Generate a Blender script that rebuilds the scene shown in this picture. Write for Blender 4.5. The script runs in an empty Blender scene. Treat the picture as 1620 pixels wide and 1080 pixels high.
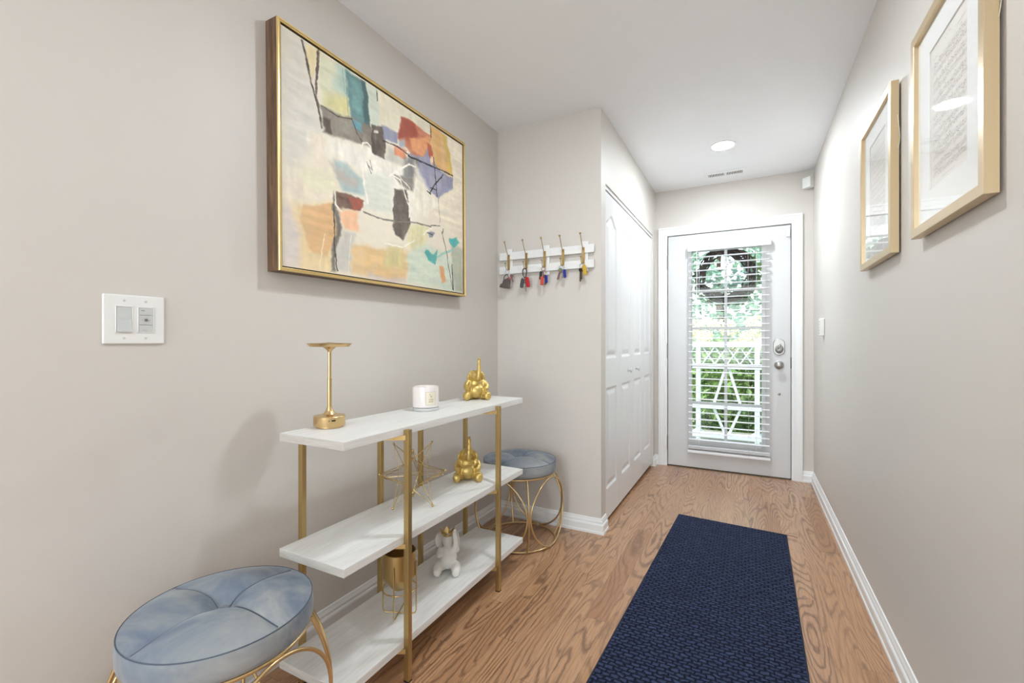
import bpy, bmesh, math, random
import numpy as np
from mathutils import Vector, Matrix, Euler
PI = math.pi
random.seed(7)
scene = bpy.context.scene
COL = scene.collection

# ------------------------------------------------------------------ camera, world, sun, lights, exposure
cd = bpy.data.cameras.new('camera'); cam = bpy.data.objects.new('camera', cd); COL.objects.link(cam)
cd.sensor_width = 36.0; cd.lens = 36.0 * 714.0 / 1620.0; cd.clip_start = 0.02
cam.location = (0, 0, 1.10); cam.rotation_euler = (PI/2, 0, math.atan2(375, 714))
scene.camera = cam
scene.view_settings.view_transform = 'Standard'; scene.view_settings.look = 'None'
scene.view_settings.gamma = 1.0; scene.view_settings.use_curve_mapping = False
scene.view_settings.exposure = 0.42

w = bpy.data.worlds.new('sky'); scene.world = w; w.use_nodes = True
nt = w.node_tree; bg = nt.nodes['Background']
sk = nt.nodes.new('ShaderNodeTexSky'); sk.sky_type = 'NISHITA'; sk.sun_disc = False
sk.sun_elevation = math.radians(52); sk.sun_rotation = math.radians(200); sk.air_density = 1.0; sk.dust_density = 2.5
hs = nt.nodes.new('ShaderNodeHueSaturation'); hs.inputs['Saturation'].default_value = .4; nt.links.new(sk.outputs[0], hs.inputs['Color'])
nt.links.new(hs.outputs[0], bg.inputs[0]); bg.inputs[1].default_value = .6

def light(name, kind, loc, energy, rot=(0, 0, 0), color=(1, 1, 1), **kw):
    l = bpy.data.lights.new(name, kind); l.energy = energy; l.color = color
    for k, v in kw.items(): setattr(l, k, v)
    o = bpy.data.objects.new(name, l); COL.objects.link(o); o.location = loc; o.rotation_euler = rot
    return o
sun = light('sun', 'SUN', (0, 8, 10), 4.2, (math.radians(38), 0, math.radians(-70)), (1, .96, .88), angle=math.radians(2))
# added soft fill light from behind the camera, tilted upward, and the recessed lamps
light('rear_fill_light', 'AREA', (-0.5, -2.72, 1.35), 50, (PI/2+.75, 0, 0), (.80, .91, 1.0), shape='RECTANGLE', size=1.7, size_y=1.9)
DOWN = [(-.158, 3.393), (-.38, 1.52), (-.48, -.55)]

# ------------------------------------------------------------------ materials
def lin(c):
    r = []
    for v in c[:3]:
        v = v/255.0
        r.append(v/12.92 if v <= .04045 else ((v+.055)/1.055)**2.4)
    return tuple(r)
class NT:
    def __init__(s, name):
        s.m = bpy.data.materials.new(name); s.m.use_nodes = True; s.t = s.m.node_tree
        s.b = s.t.nodes['Principled BSDF']
    def n(s, typ, inp=None, **kw):
        nd = s.t.nodes.new('ShaderNode' + typ)
        for k, v in kw.items(): setattr(nd, k, v)
        for k, v in (inp or {}).items(): s.set(nd.inputs[k], v)
        return nd
    def set(s, sock, v):
        if isinstance(v, bpy.types.NodeSocket): s.t.links.new(v, sock)
        elif isinstance(v, bpy.types.Node): s.t.links.new(v.outputs[0], sock)
        else:
            if sock.type == 'RGBA' and len(v) == 3: v = (*v, 1)
            sock.default_value = v
    def p(s, **kw):
        for k, v in kw.items(): s.set(s.b.inputs[k.replace('_', ' ')], v)
    def math(s, op, a, b=0.0, c=None):
        d = {0: a, 1: b}
        if c is not None: d[2] = c
        return s.n('Math', d, operation=op)
    def mix(s, f, a, b, mode='MIX'):
        nd = s.n('Mix', data_type='RGBA', blend_type=mode)
        s.set(nd.inputs[0], f); s.set(nd.inputs[6], a); s.set(nd.inputs[7], b)
        return nd.outputs[2]
    def ramp(s, f, stops):
        nd = s.n('ValToRGB', {0: f}); e = nd.color_ramp.elements
        while len(e) > 1: e.remove(e[-1])
        e[0].position = stops[0][0]; e[0].color = (*stops[0][1], 1)
        for p_, c_ in stops[1:]:
            x = e.new(p_); x.color = (*c_, 1)
        return nd.outputs[0]
    def coords(s, scale=(1, 1, 1), rot=(0, 0, 0)):
        tc = s.n('TexCoord')
        return s.n('Mapping', {0: tc.outputs['Object'], 'Scale': scale, 'Rotation': rot}).outputs[0]
    def noise(s, v, scale, detail=2, rough=.5, dist=0):
        return s.n('TexNoise', {'Vector': v, 'Scale': scale, 'Detail': detail, 'Roughness': rough, 'Distortion': dist})
    def bump(s, h, strength=.2, dist=.002):
        nd = s.n('Bump', {'Height': h, 'Strength': strength, 'Distance': dist}); s.p(Normal=nd.outputs[0]); return nd

def plain(name, rgb, rough=.5, metal=0, bump=None, var=.03, **kw):
    t = NT(name); c = lin(rgb); v = t.coords()
    nz = t.noise(v, 14, 3)
    a = tuple(min(1, x*(1+var)) for x in c); b = tuple(x*(1-var) for x in c)
    t.p(Base_Color=t.mix(nz.outputs[0], a, b), Roughness=rough, Metallic=metal, **kw)
    if bump: t.bump(t.noise(v, bump[0], 3).outputs[0], bump[1], bump[2])
    return t.m
M = {}
M['wall'] = plain('wall_paint', (214, 208, 201), .5, bump=(260, .12, .001), var=.012)
M['ceiling'] = plain('ceiling_paint', (246, 247, 248), .8, bump=(200, .1, .001), var=.01)
M['trim'] = plain('white_trim_paint', (238, 238, 237), .32, var=.008)
M['door'] = plain('white_door_paint', (232, 232, 232), .3, var=.008)
M['entry'] = plain('entry_door_paint', (214, 214, 214), .3, var=.008)
M['blind'] = plain('white_blind', (244, 244, 246), .4, var=.005)
M['plastic'] = plain('white_plastic', (238, 237, 234), .3, var=.005)
M['plastic_grey'] = plain('grey_plastic', (205, 207, 206), .35, var=.005)
M['dark'] = plain('dark_gap', (26, 24, 22), .6)
M['slotdark'] = plain('vent_slot', (84, 74, 58), .6)
M['nickel'] = plain('satin_nickel', (172, 170, 167), .34, 1.0)
M['gold'] = plain('brushed_gold', (186, 160, 108), .36, .9)
M['gold_tube'] = plain('gold_tube_metal', (216, 188, 140), .3, .95)
M['gold_bright'] = plain('polished_gold', (208, 182, 126), .2, 1.0)
M['gold_paint'] = plain('gold_painted_resin', (208, 180, 108), .36, .7, bump=(260, .25, .001))
M['brass_lamp'] = plain('brushed_brass', (216, 186, 136), .27, 1.0)
M['ceramic'] = plain('white_ceramic', (236, 233, 228), .35, bump=(160, .2, .001))
M['iron_grey'] = plain('grey_metal', (150, 146, 136), .35, .8)
M['leaf'] = None
M['porch'] = plain('porch_concrete', (118, 122, 108), .8, var=.1)
M['whitewood'] = plain('white_outdoor_paint', (192, 204, 204), .5)
M['bark'] = plain('bark', (70, 56, 44), .9, var=.3)
M['wreath'] = plain('grapevine_twigs', (58, 38, 34), .8, var=.4)
M['petal'] = plain('hydrangea_petals', (226, 224, 186), .6, var=.06)
for k, c in dict(leather=(92, 82, 78), red=(188, 44, 48), redorange=(206, 62, 44), blue=(34, 48, 150), black=(26, 25, 27), copper=(180, 120, 92), green=(96, 112, 74), maroon=(110, 62, 66), yellow=(202, 162, 44), brown=(70, 50, 36), steel=(186, 186, 186)).items():
    M[k] = plain('key_' + k, c, .4, .9 if k in ('copper', 'steel') else 0)
M['cork'] = plain('frame_backing', (60, 52, 42), .8)
M['mat'] = plain('picture_mat', (240, 239, 236), .8, var=.004)
M['paper'] = plain('music_paper', (234, 229, 222), .8, var=.012)
M['ink'] = plain('faded_ink', (196, 190, 184), .8)
M['champagne'] = plain('champagne_frame', (208, 186, 150), .34, .55, var=.01)
M['wax'] = plain('candle_wax', (238, 216, 200), .5)
M['jar'] = plain('milky_jar', (236, 228, 224), .12, var=.02, Coat_Weight=.6)
M['jarfoot'] = plain('jar_foot', (200, 201, 198), .15)
M['label'] = plain('candle_label', (232, 224, 204), .5, var=.01)
M['labelink'] = plain('candle_label_print', (176, 158, 104), .4, .3)

t = NT('clear_glass'); t.p(Base_Color=(1, 1, 1), Roughness=.0, Transmission_Weight=1.0, IOR=1.45); M['glass_solid'] = t.m
def thin_glass(name, refl, tint):
    t = NT(name); tr = t.n('BsdfTransparent', {0: tint}); gl = t.n('BsdfGlossy', {0: (1, 1, 1), 'Roughness': .02})
    fr = t.n('Fresnel', {0: 1.5}); bf = t.n('NewGeometry'); f = t.math('MULTIPLY', t.math('MULTIPLY', fr.outputs[0], refl), t.math('SUBTRACT', 1.0, bf.outputs['Backfacing']))
    mx = t.n('MixShader', {0: f.outputs[0], 1: tr.outputs[0], 2: gl.outputs[0]})
    t.t.links.new(mx.outputs[0], t.t.nodes['Material Output'].inputs[0]); return t.m
M['glass'] = thin_glass('pane_glass', .8, (.96, .975, .97)); M['picglass'] = thin_glass('picture_glass', 1.0, (1, 1, 1))

for k, e in enumerate((330.0, 225.0, 120.0)):
    t = NT(f'lamp_lens_{k}'); t.p(Base_Color=(1, 1, 1), Emission_Color=(.86, .94, 1.0), Emission_Strength=e); M[f'lens{k}'] = t.m

# hardwood floor: boards along the hall
t = NT('oak_floor'); tc = t.n('TexCoord'); sx = t.n('SeparateXYZ', {0: tc.outputs['Object']})
X, Y = sx.outputs[0], sx.outputs[1]
xr = t.math('DIVIDE', X, .083); row = t.math('FLOOR', xr)
rr = t.n('TexWhiteNoise', {'W': row}, noise_dimensions='1D').outputs[0]
yr = t.math('DIVIDE', t.math('ADD', Y, t.math('MULTIPLY', rr, 1.7)), .95); idx = t.math('FLOOR', yr)
pv = t.n('CombineXYZ', {0: row, 1: idx}); pn = t.n('TexWhiteNoise', {'Vector': pv}, noise_dimensions='2D')
ps = t.n('SeparateColor', {0: pn.outputs['Color']})
gx = t.math('ADD', X, t.math('MULTIPLY', ps.outputs[0], 9.0)); gy = t.math('ADD', t.math('MULTIPLY', Y, .13), t.math('MULTIPLY', ps.outputs[1], 9.0))
gv = t.n('CombineXYZ', {0: gx, 1: gy, 2: t.math('MULTIPLY', ps.outputs[2], 7.0)})
wob = t.noise(t.n('CombineXYZ', {0: t.math('MULTIPLY', X, 1.0), 1: Y}), 22, 2)
n1 = t.noise(gv, 7.5, 1, .35); ph = t.math('ADD', t.math('MULTIPLY', n1.outputs[0], 21.0), t.math('MULTIPLY', wob.outputs[0], .55)); patch = t.noise(gv, 5, 2)
fr = t.math('FRACT', ph); tri = t.math('ABSOLUTE', t.math('SUBTRACT', fr, .5))
line = t.math('MULTIPLY', t.ramp(tri, [(0, (1, 1, 1)), (.10, (.7, .7, .7)), (.24, (0, 0, 0))]), t.ramp(patch.outputs[0], [(.34, (.25, .25, .25)), (.6, (1, 1, 1))]))
fine = t.noise(t.n('CombineXYZ', {0: t.math('MULTIPLY', X, 260.0), 1: t.math('MULTIPLY', Y, 9.0), 2: ps.outputs[0]}), 1.0, 3)
base = t.ramp(ps.outputs[1], [(0, lin((164, 116, 78))), (.35, lin((194, 150, 112))), (.7, lin((182, 136, 96))), (1, lin((202, 160, 122)))])
c1 = t.mix(t.math('MULTIPLY', line, t.math('ADD', t.math('MULTIPLY', fine.outputs[0], .8), .35)), base, lin((84, 52, 32)))
c2 = t.mix(t.math('MULTIPLY', t.ramp(fine.outputs[0], [(.45, (0, 0, 0)), (.72, (1, 1, 1))]), .55), c1, lin((116, 74, 46)))
ex = t.math('ABSOLUTE', t.math('SUBTRACT', t.math('FRACT', xr), .5)); ey = t.math('ABSOLUTE', t.math('SUBTRACT', t.math('FRACT', yr), .5))
gap = t.math('MAXIMUM', t.math('GREATER_THAN', ex, .4935), t.math('GREATER_THAN', ey, .4992))
t.p(Base_Color=t.mix(t.math('MULTIPLY', gap, .55), c2, lin((70, 45, 30))), Roughness=t.math('ADD', .3, t.math('MULTIPLY', line, .1)), Coat_Weight=.5, Coat_Roughness=.28)
t.bump(t.math('ADD', t.math('MULTIPLY', line, -.4), t.math('MULTIPLY', gap, -1.0)), .25, .0008); M['floor'] = t.m

# navy basket-weave runner
t = NT('navy_weave'); v = t.coords()
dn = t.noise(v, 40, 1); dv = t.n('VectorMath', {0: v, 1: t.n('VectorMath', {0: dn.outputs['Color'], 3: .02}, operation='SCALE').outputs[0]}, operation='ADD')
bk = t.n('TexBrick', {'Vector': dv.outputs[0], 'Color1': (1, 1, 1, 1), 'Color2': (.65, .65, .65, 1), 'Mortar': (0, 0, 0, 1), 'Scale': 1.0, 'Mortar Size': .0055, 'Mortar Smooth': 1.0, 'Brick Width': .031, 'Row Height': .0175})
nz = t.noise(v, 260, 2); big = t.noise(v, 5, 4)
cc = t.mix(bk.outputs[0], lin((18, 22, 38)), lin((72, 84, 120)))
cc = t.mix(t.math('MULTIPLY', big.outputs[0], .45), cc, lin((46, 50, 70)))
cc = t.mix(t.math('MULTIPLY', t.math('GREATER_THAN', nz.outputs[0], .66), .3), cc, lin((128, 134, 156)))
t.p(Base_Color=cc, Roughness=.95, Specular_IOR_Level=.15)
t.bump(t.math('ADD', bk.outputs[0], t.math('MULTIPLY', nz.outputs[0], .5)), 1.0, .012); M['rug'] = t.m
M['rugedge'] = plain('rug_binding', (34, 38, 56), .95)

# velvet seat
t = NT('blue_grey_velvet'); v = t.coords((1, 1, 1.0))
n1 = t.noise(v, 5.5, 4, .62, .6); n2 = t.noise(v, 60, 3)
cc = t.ramp(n1.outputs[0], [(.28, lin((92, 106, 128))), (.45, lin((128, 136, 146))), (.56, lin((149, 152, 153))), (.70, lin((168, 168, 165)))])
cc = t.mix(t.math('MULTIPLY', n2.outputs[0], .15), cc, lin((80, 94, 116)))
t.p(Base_Color=cc, Roughness=.72, Sheen_Weight=.45, Sheen_Roughness=.3, Sheen_Tint=lin((215, 217, 222)))
t.bump(n2.outputs[0], .15, .001); M['velvet'] = t.m
M['velvet_seam'] = plain('velvet_piping', (84, 94, 108), .8)

# whitewashed shelf wood
t = NT('whitewashed_wood'); v = t.coords((40, 2.2, 40)); g = t.noise(v, 3, 4, .6)
cc = t.mix(t.ramp(g.outputs[0], [(.4, (0, 0, 0)), (.75, (1, 1, 1))]), lin((232, 231, 228)), lin((219, 215, 209)))
t.p(Base_Color=cc, Roughness=.5); t.bump(g.outputs[0], .25, .0008); M['shelf'] = t.m
t = NT('whitewashed_endgrain'); v = t.coords((4, 60, 60)); g = t.noise(v, 3, 4, .6)
t.p(Base_Color=t.mix(g.outputs[0], lin((214, 210, 203)), lin((160, 152, 144))), Roughness=.65); t.bump(g.outputs[0], .3, .001); M['shelf_end'] = t.m

# painting frame
t = NT('dark_walnut_side'); v = t.coords((60, 60, 4)); g = t.noise(v, 2, 4, .6)
t.p(Base_Color=t.ramp(g.outputs[0], [(.3, lin((62, 44, 32))), (.55, lin((112, 84, 62))), (.75, lin((134, 104, 80)))]), Roughness=.55); M['walnut'] = t.m
M['goldleaf'] = plain('gold_leaf_frame', (226, 198, 138), .32, .85, bump=(120, .3, .001), var=.08)
t = NT('canvas_paint'); at = t.n('Attribute', attribute_name='paint'); v = t.coords()
t.p(Base_Color=at.outputs['Color'], Roughness=.55); t.bump(t.noise(v, 90, 4, .7).outputs[0], .35, .002); M['canvas'] = t.m

def leafmat(name, a, b, tr=.3):
    t = NT(name); v = t.coords(); n = t.noise(v, 3.5, 2); n2 = t.noise(v, 30, 1)
    c = t.mix(t.ramp(t.math('ADD', t.math('MULTIPLY', n.outputs[0], .6), t.math('MULTIPLY', n2.outputs[0], .4)), [(.35, (0, 0, 0)), (.65, (1, 1, 1))]), lin(a), lin(b))
    t.p(Base_Color=c, Roughness=.5, Transmission_Weight=0.0); tl = t.n('BsdfTranslucent', {0: c})
    mx = t.n('MixShader', {0: tr, 1: t.b.outputs[0], 2: tl.outputs[0]}); t.t.links.new(mx.outputs[0], t.t.nodes['Material Output'].inputs[0]); return t.m
M['leaf'] = leafmat('shrub_leaves', (58, 96, 50), (128, 160, 84)); M['leaf_cool'] = leafmat('tree_leaves', (78, 120, 106), (150, 186, 160))
M['leaf_dark'] = leafmat('wreath_leaves', (40, 86, 44), (86, 132, 78)); M['leaf_pale'] = leafmat('pale_wreath_leaves', (130, 168, 164), (176, 200, 180))
t = NT('lawn'); v = t.coords(); n = t.noise(v, 3, 5, .7); t.p(Base_Color=t.ramp(n.outputs[0], [(.3, lin((96, 112, 74))), (.7, lin((150, 160, 112)))]), Roughness=.95); M['lawn'] = t.m

# ------------------------------------------------------------------ mesh helpers
class MB:
    def __init__(s): s.v = []; s.f = []; s.m = []
    def add(s, vs, fs, mi=0):
        o = len(s.v); s.v += [tuple(p) for p in vs]; s.f += [tuple(i+o for i in f) for f in fs]; s.m += [mi]*len(fs); return s
    def box(s, x0, x1, y0, y1, z0, z1, mi=0, mat=None):
        vs = [Vector(p) for p in ((x0,y0,z0),(x1,y0,z0),(x1,y1,z0),(x0,y1,z0),(x0,y0,z1),(x1,y0,z1),(x1,y1,z1),(x0,y1,z1))]
        if mat is not None: vs = [mat @ p for p in vs]
        return s.add(vs, [(0,3,2,1),(4,5,6,7),(0,1,5,4),(1,2,6,5),(2,3,7,6),(3,0,4,7)], mi)
    def tube(s, pts, r, seg=10, closed=False, mi=0, caps=True):
        pts = [Vector(p) for p in pts]; n = len(pts); rs = r if isinstance(r, (list, tuple)) else [r]*n
        T = []
        for i in range(n):
            a = pts[(i-1) % n] if closed or i > 0 else pts[i]; b = pts[(i+1) % n] if closed or i < n-1 else pts[i]
            T.append((b-a).normalized())
        up = Vector((0, 0, 1)) if abs(T[0].z) < .9 else Vector((1, 0, 0)); u = T[0].cross(up).normalized(); U = [u]
        for i in range(1, n):
            q = T[i-1].rotation_difference(T[i]); u = (q @ U[-1]); u = (u - T[i]*u.dot(T[i])).normalized(); U.append(u)
        vs = []; fs = []
        for i in range(n):
            w_ = T[i].cross(U[i])
            for k in range(seg):
                a = 2*PI*k/seg; vs.append(pts[i] + (U[i]*math.cos(a) + w_*math.sin(a))*rs[i])
        m_ = n if closed else n-1
        off = 0
        if closed:
            # best matching roll for the closing segment
            d = [(vs[(n-1)*seg] - vs[k]).length for k in range(seg)]; off = d.index(min(d))
        for i in range(m_):
            j = (i+1) % n; o = off if (closed and i == n-1) else 0
            for k in range(seg):
                fs.append((i*seg+k, i*seg+(k+1) % seg, j*seg+(k+1+o) % seg, j*seg+(k+o) % seg))
        if not closed and caps: fs += [tuple(range(seg-1, -1, -1)), tuple((n-1)*seg+k for k in range(seg))]
        return s.add(vs, fs, mi)
    def lathe(s, prof, c=(0, 0, 0), seg=48, mi=0, mat=None):
        vs = []; fs = []; n = len(prof)
        for r, z in prof:
            for k in range(seg):
                a = 2*PI*k/seg; vs.append(Vector((r*math.cos(a), r*math.sin(a), z)))
        for i in range(n-1):
            for k in range(seg): fs.append((i*seg+k, i*seg+(k+1) % seg, (i+1)*seg+(k+1) % seg, (i+1)*seg+k))
        fs.append(tuple(range(seg-1, -1, -1))); fs.append(tuple((n-1)*seg+k for k in range(seg)))
        if mat is not None: vs = [mat @ p for p in vs]
        c = Vector(c); return s.add([p+c for p in vs], fs, mi)
    def ball(s, c, r, seg=16, mat=None, mi=0):
        r = r if isinstance(r, (tuple, list)) else (r, r, r); vs = []; fs = []; rings = seg//2
        for i in range(1, rings):
            th = PI*i/rings
            for k in range(seg):
                a = 2*PI*k/seg; vs.append(Vector((r[0]*math.sin(th)*math.cos(a), r[1]*math.sin(th)*math.sin(a), r[2]*math.cos(th))))
        vs += [Vector((0, 0, r[2])), Vector((0, 0, -r[2]))]; t_ = len(vs)-2
        for i in range(rings-2):
            for k in range(seg): fs.append((i*seg+k, (i+1)*seg+k, (i+1)*seg+(k+1) % seg, i*seg+(k+1) % seg))
        for k in range(seg):
            fs.append((t_, k, (k+1) % seg)); fs.append((t_+1, (rings-2)*seg+(k+1) % seg, (rings-2)*seg+k))
        if mat is not None: vs = [mat @ p for p in vs]
        c = Vector(c); return s.add([p+c for p in vs], fs, mi)
    def prism(s, poly, a0, a1, axis='y', mi=0):
        n = len(poly)
        def P(p, a): return {'x': (a, p[0], p[1]), 'y': (p[0], a, p[1]), 'z': (p[0], p[1], a)}[axis]
        vs = [P(p, a0) for p in poly] + [P(p, a1) for p in poly]
        fs = [tuple(range(n)), tuple(range(2*n-1, n-1, -1))] + [(i, n+i, n+(i+1) % n, (i+1) % n) for i in range(n)]
        return s.add(vs, fs, mi)
    def build(s, name, mat, parent=None, smooth=None, bevel=0, loc=None, rot=None, segs=2):
        me = bpy.data.meshes.new(name); me.from_pydata(s.v, [], s.f)
        mats = mat if isinstance(mat, (list, tuple)) else [mat]
        for m_ in mats: me.materials.append(M[m_] if isinstance(m_, str) else m_)
        if len(mats) > 1: me.polygons.foreach_set('material_index', s.m)
        bm = bmesh.new(); bm.from_mesh(me); bmesh.ops.recalc_face_normals(bm, faces=bm.faces); bm.to_mesh(me); bm.free()
        if smooth is not None:
            me.polygons.foreach_set('use_smooth', [True]*len(me.polygons)); me.set_sharp_from_angle(angle=math.radians(smooth))
        me.update()
        o = bpy.data.objects.new(name, me); COL.objects.link(o)
        if parent: o.parent = parent
        if loc: o.location = loc
        if rot: o.rotation_euler = rot
        if bevel:
            b = o.modifiers.new('bevel', 'BEVEL'); b.width = bevel; b.segments = segs; b.limit_method = 'ANGLE'; b.angle_limit = math.radians(40)
        return o
def tag(o, label=None, cat=None, group=None, kind=None):
    if label: o['label'] = label
    if cat: o['category'] = cat
    if group: o['group'] = group
    if kind: o['kind'] = kind
    return o
def thing(name, label, cat, loc=(0, 0, 0), rz=0, group=None, kind=None):
    o = bpy.data.objects.new(name, None); COL.objects.link(o); o.empty_display_size = .05
    o.location = loc; o.rotation_euler = (0, 0, rz)
    return tag(o, label, cat, group, kind)
def struct(mb, name, mat, **kw):
    return tag(mb.build(name, mat, **kw), kind='structure')
def kids(o): return [c for c in bpy.data.objects if c.parent == o]
def copy_tree(o, parent=None):
    c = o.copy(); COL.objects.link(c)
    if parent: c.parent = parent
    for ch in kids(o): copy_tree(ch, c)
    return c
def Rz(a): return Matrix.Rotation(a, 4, 'Z')
def spline(pts, n=8, closed=False):
    pts = [Vector(p) for p in pts]; out = []; N = len(pts)
    for i in range(N if closed else N-1):
        g = (lambda k: pts[k % N]) if closed else (lambda k: pts[max(0, min(N-1, k))])
        p0, p1, p2, p3 = g(i-1), g(i), g(i+1), g(i+2)
        for j in range(n):
            t_ = j/n; out.append(.5*((2*p1)+(-p0+p2)*t_+(2*p0-5*p1+4*p2-p3)*t_*t_+(-p0+3*p1-3*p2+p3)*t_**3))
    if not closed: out.append(pts[-1])
    return out
# ------------------------------------------------------------------ room shell
XL, XR, YR, XC, YB, H, Y0 = -1.43, .446, 2.525, -.75, 4.205, 2.44, -2.8
struct(MB().box(XL-.12, XR+.12, Y0-.12, YB+.16, -.1, 0), 'floor', 'floor')
b = MB()                      # ceiling with holes left out: lamps are surface wafers
b.box(XL-.12, XR+.12, Y0-.12, YB+.12, H, H+.1); struct(b, 'ceiling', 'ceiling')
struct(MB().box(XL-.12, XL, Y0-.12, YR+.05, 0, H), 'wall_left', 'wall')
struct(MB().box(XR, XR+.12, Y0-.12, YB+.12, 0, H), 'wall_right', 'wall')
struct(MB().box(XL, XC-.1, YR, YR+.1, 0, H), 'wall_return', 'wall')
b = MB()                      # closet front wall with its opening
JN, JF, ZT = 2.616, 4.10, 2.033
b.box(XC-.1, XC, YR, JN, 0, H); b.box(XC-.1, XC, JF, YB, 0, H); b.box(XC-.1, XC, JN, JF, ZT, H)
struct(b, 'wall_closet', 'wall')
struct(MB().box(XL, XL+.02, YR+.1, YB, 0, H).box(XL, XC-.1, YB-.02, YB, 0, H), 'wall_closet_inside', 'wall')
DX0, DX1, DZT = -.640, .294, 2.030
b = MB(); b.box(XC-.1, DX0-.02, YB, YB+.12, 0, H); b.box(DX1+.02, XR+.12, YB, YB+.12, 0, H); b.box(DX0-.02, DX1+.02, YB, YB+.12, DZT+.02, H)
struct(b, 'wall_back', 'wall')
b = MB(); wx0, wx1, wz0, wz1 = -1.35, .35, .5, 2.4
b.box(XL, wx0, Y0-.12, Y0, 0, H); b.box(wx1, XR, Y0-.12, Y0, 0, H); b.box(wx0, wx1, Y0-.12, Y0, 0, wz0); b.box(wx0, wx1, Y0-.12, Y0, wz1, H)
struct(b, 'wall_rear', 'wall')
wf = MB()  # added window, out of view, made to house the rear fill light
for x in (wx0, wx1-.05, -.525): wf.box(x, x+.05, Y0-.1, Y0-.05, wz0, wz1)
for z in (wz0, wz1-.05): wf.box(wx0, wx1, Y0-.1, Y0-.05, z, z+.05)
w1 = struct(wf, 'added_window_1', 'trim'); MB().box(wx0+.05, wx1-.05, Y0-.078, Y0-.072, wz0+.05, wz1-.05).build('pane', 'glass', w1)

# baseboards: profile (distance from wall, height)
BP = [(0, 0), (.020, 0), (.020, .012), (.0165, .016), (.0165, .048), (.0145, .053), (.010, .058), (.010, .066), (.006, .076), (.004, .084), (0, .086)]
def baseboard(name, path):
    """path: list of (x,y) with outward offset to the left-hand normal"""
    mb = MB(); n = len(path); P = [Vector(p) for p in path]; offs = []
    for i in range(n):
        ds = []
        if i > 0: ds.append((P[i]-P[i-1]).normalized())
        if i < n-1: ds.append((P[i+1]-P[i]).normalized())
        ns = [Vector((-d.y, d.x)) for d in ds]
        if len(ns) == 2:
            m_ = (ns[0]+ns[1]); m_ = m_/m_.dot(ns[0])
        else: m_ = ns[0]
        offs.append(m_)
    vs = []
    for i in range(n):
        for d, z in BP: q = P[i]+offs[i]*d; vs.append((q.x, q.y, z))
    k = len(BP); fs = []
    for i in range(n-1):
        for j in range(k-1): fs.append((i*k+j, (i+1)*k+j, (i+1)*k+j+1, i*k+j+1))
    fs += [tuple(range(k)), tuple((n-1)*k+j for j in range(k))]
    mb.add(vs, fs); return struct(mb, name, 'trim')
baseboard('baseboard_left', [(XL, YR), (XL, Y0)])
baseboard('baseboard_return', [(XC, JN), (XC, YR), (XL, YR)])
baseboard('baseboard_right', [(XR, Y0), (XR, YB), (DX1+.077, YB)])
baseboard('baseboard_back', [(DX0-.074, YB), (XC, YB), (XC, JF+.002)])

# ------------------------------------------------------------------ entry door, casing
cas = [(0, 0), (0, .009), (.006, .012), (.02, .012), (.026, .016), (.056, .018), (.062, .022), (.074, .022), (.074, 0)]
def casing_piece(mb, path, inward):
    n = len(path); k = len(cas); vs = []
    for (x, z), (dx, dz) in zip(path, inward):
        for d, t_ in cas: vs.append((x+dx*d, YB-t_, z+dz*d))
    fs = []
    for i in range(n-1):
        for j in range(k): fs.append((i*k+j, i*k+(j+1) % k, (i+1)*k+(j+1) % k, (i+1)*k+j))
    fs += [tuple(range(k)), tuple((n-1)*k+j for j in range(k))]; mb.add(vs, fs)
mb = MB(); casing_piece(mb, [(DX0-.004, 0), (DX0-.004, DZT+.004), (DX1+.004, DZT+.004), (DX1+.004, 0)], [(-1, 0), (-1, 1), (1, 1), (1, 0)])
mb.box(DX0-.02, DX0-.004, YB-.009, YB+.12, 0, DZT+.02); mb.box(DX1+.004, DX1+.02, YB-.009, YB+.12, 0, DZT+.02); mb.box(DX0-.004, DX1+.004, YB-.009, YB+.12, DZT+.004, DZT+.02)
mb.box(DX0-.004, DX0+.012, YB+.046, YB+.07, 0, DZT+.004); mb.box(DX1-.012, DX1+.004, YB+.046, YB+.07, 0, DZT+.004); mb.box(DX0, DX1, YB+.046, YB+.07, DZT-.012, DZT+.004)
struct(mb, 'trim_1', 'trim')
struct(MB().box(DX0-.004, DX1+.004, YB+.0, YB+.13, 0, .006), 'trim_2', 'slotdark')

dr = thing('door_1', None, None, (DX0, YB, 0), kind='structure')
W = DX1-DX0; gx0, gx1, gz0, gz1 = .192, .737, .245, 1.885; th = .044
mb = MB(); mb.box(.002, gx0, 0, th, .010, DZT-.002); mb.box(gx1, W-.002, 0, th, .010, DZT-.002)
mb.box(gx0, gx1, 0, th, .010, gz0); mb.box(gx0, gx1, 0, th, gz1, DZT-.002); mb.build('door_slab', 'entry', dr)
mb = MB()                      # lite frame
for y0, y1 in ((-.012, 0), (th, th+.012)):
    mb.box(gx0-.022, gx0+.006, y0, y1, gz0-.022, gz1+.022); mb.box(gx1-.006, gx1+.022, y0, y1, gz0-.022, gz1+.022)
    mb.box(gx0+.006, gx1-.006, y0, y1, gz0-.022, gz0+.006); mb.box(gx0+.006, gx1-.006, y0, y1, gz1-.006, gz1+.022)
mb.build('lite_frame', 'entry', dr, bevel=.003)
mb = MB(); mx = (gx0+gx1)/2+.001
for y0, y1 in ((.004, .018), (.028, .042)):
    mb.box(mx-.011, mx+.011, y0, y1, gz0, gz1)
    for z in (.568, .893, 1.213, 1.534): mb.box(gx0, mx-.011, y0, y1, z-.011, z+.011); mb.box(mx+.011, gx1, y0, y1, z-.011, z+.011)
mb.build('muntin_grid', 'entry', dr, bevel=.002)
MB().box(gx0, gx1, .021, .025, gz0, gz1).build('glass_pane', 'glass', dr)
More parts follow.
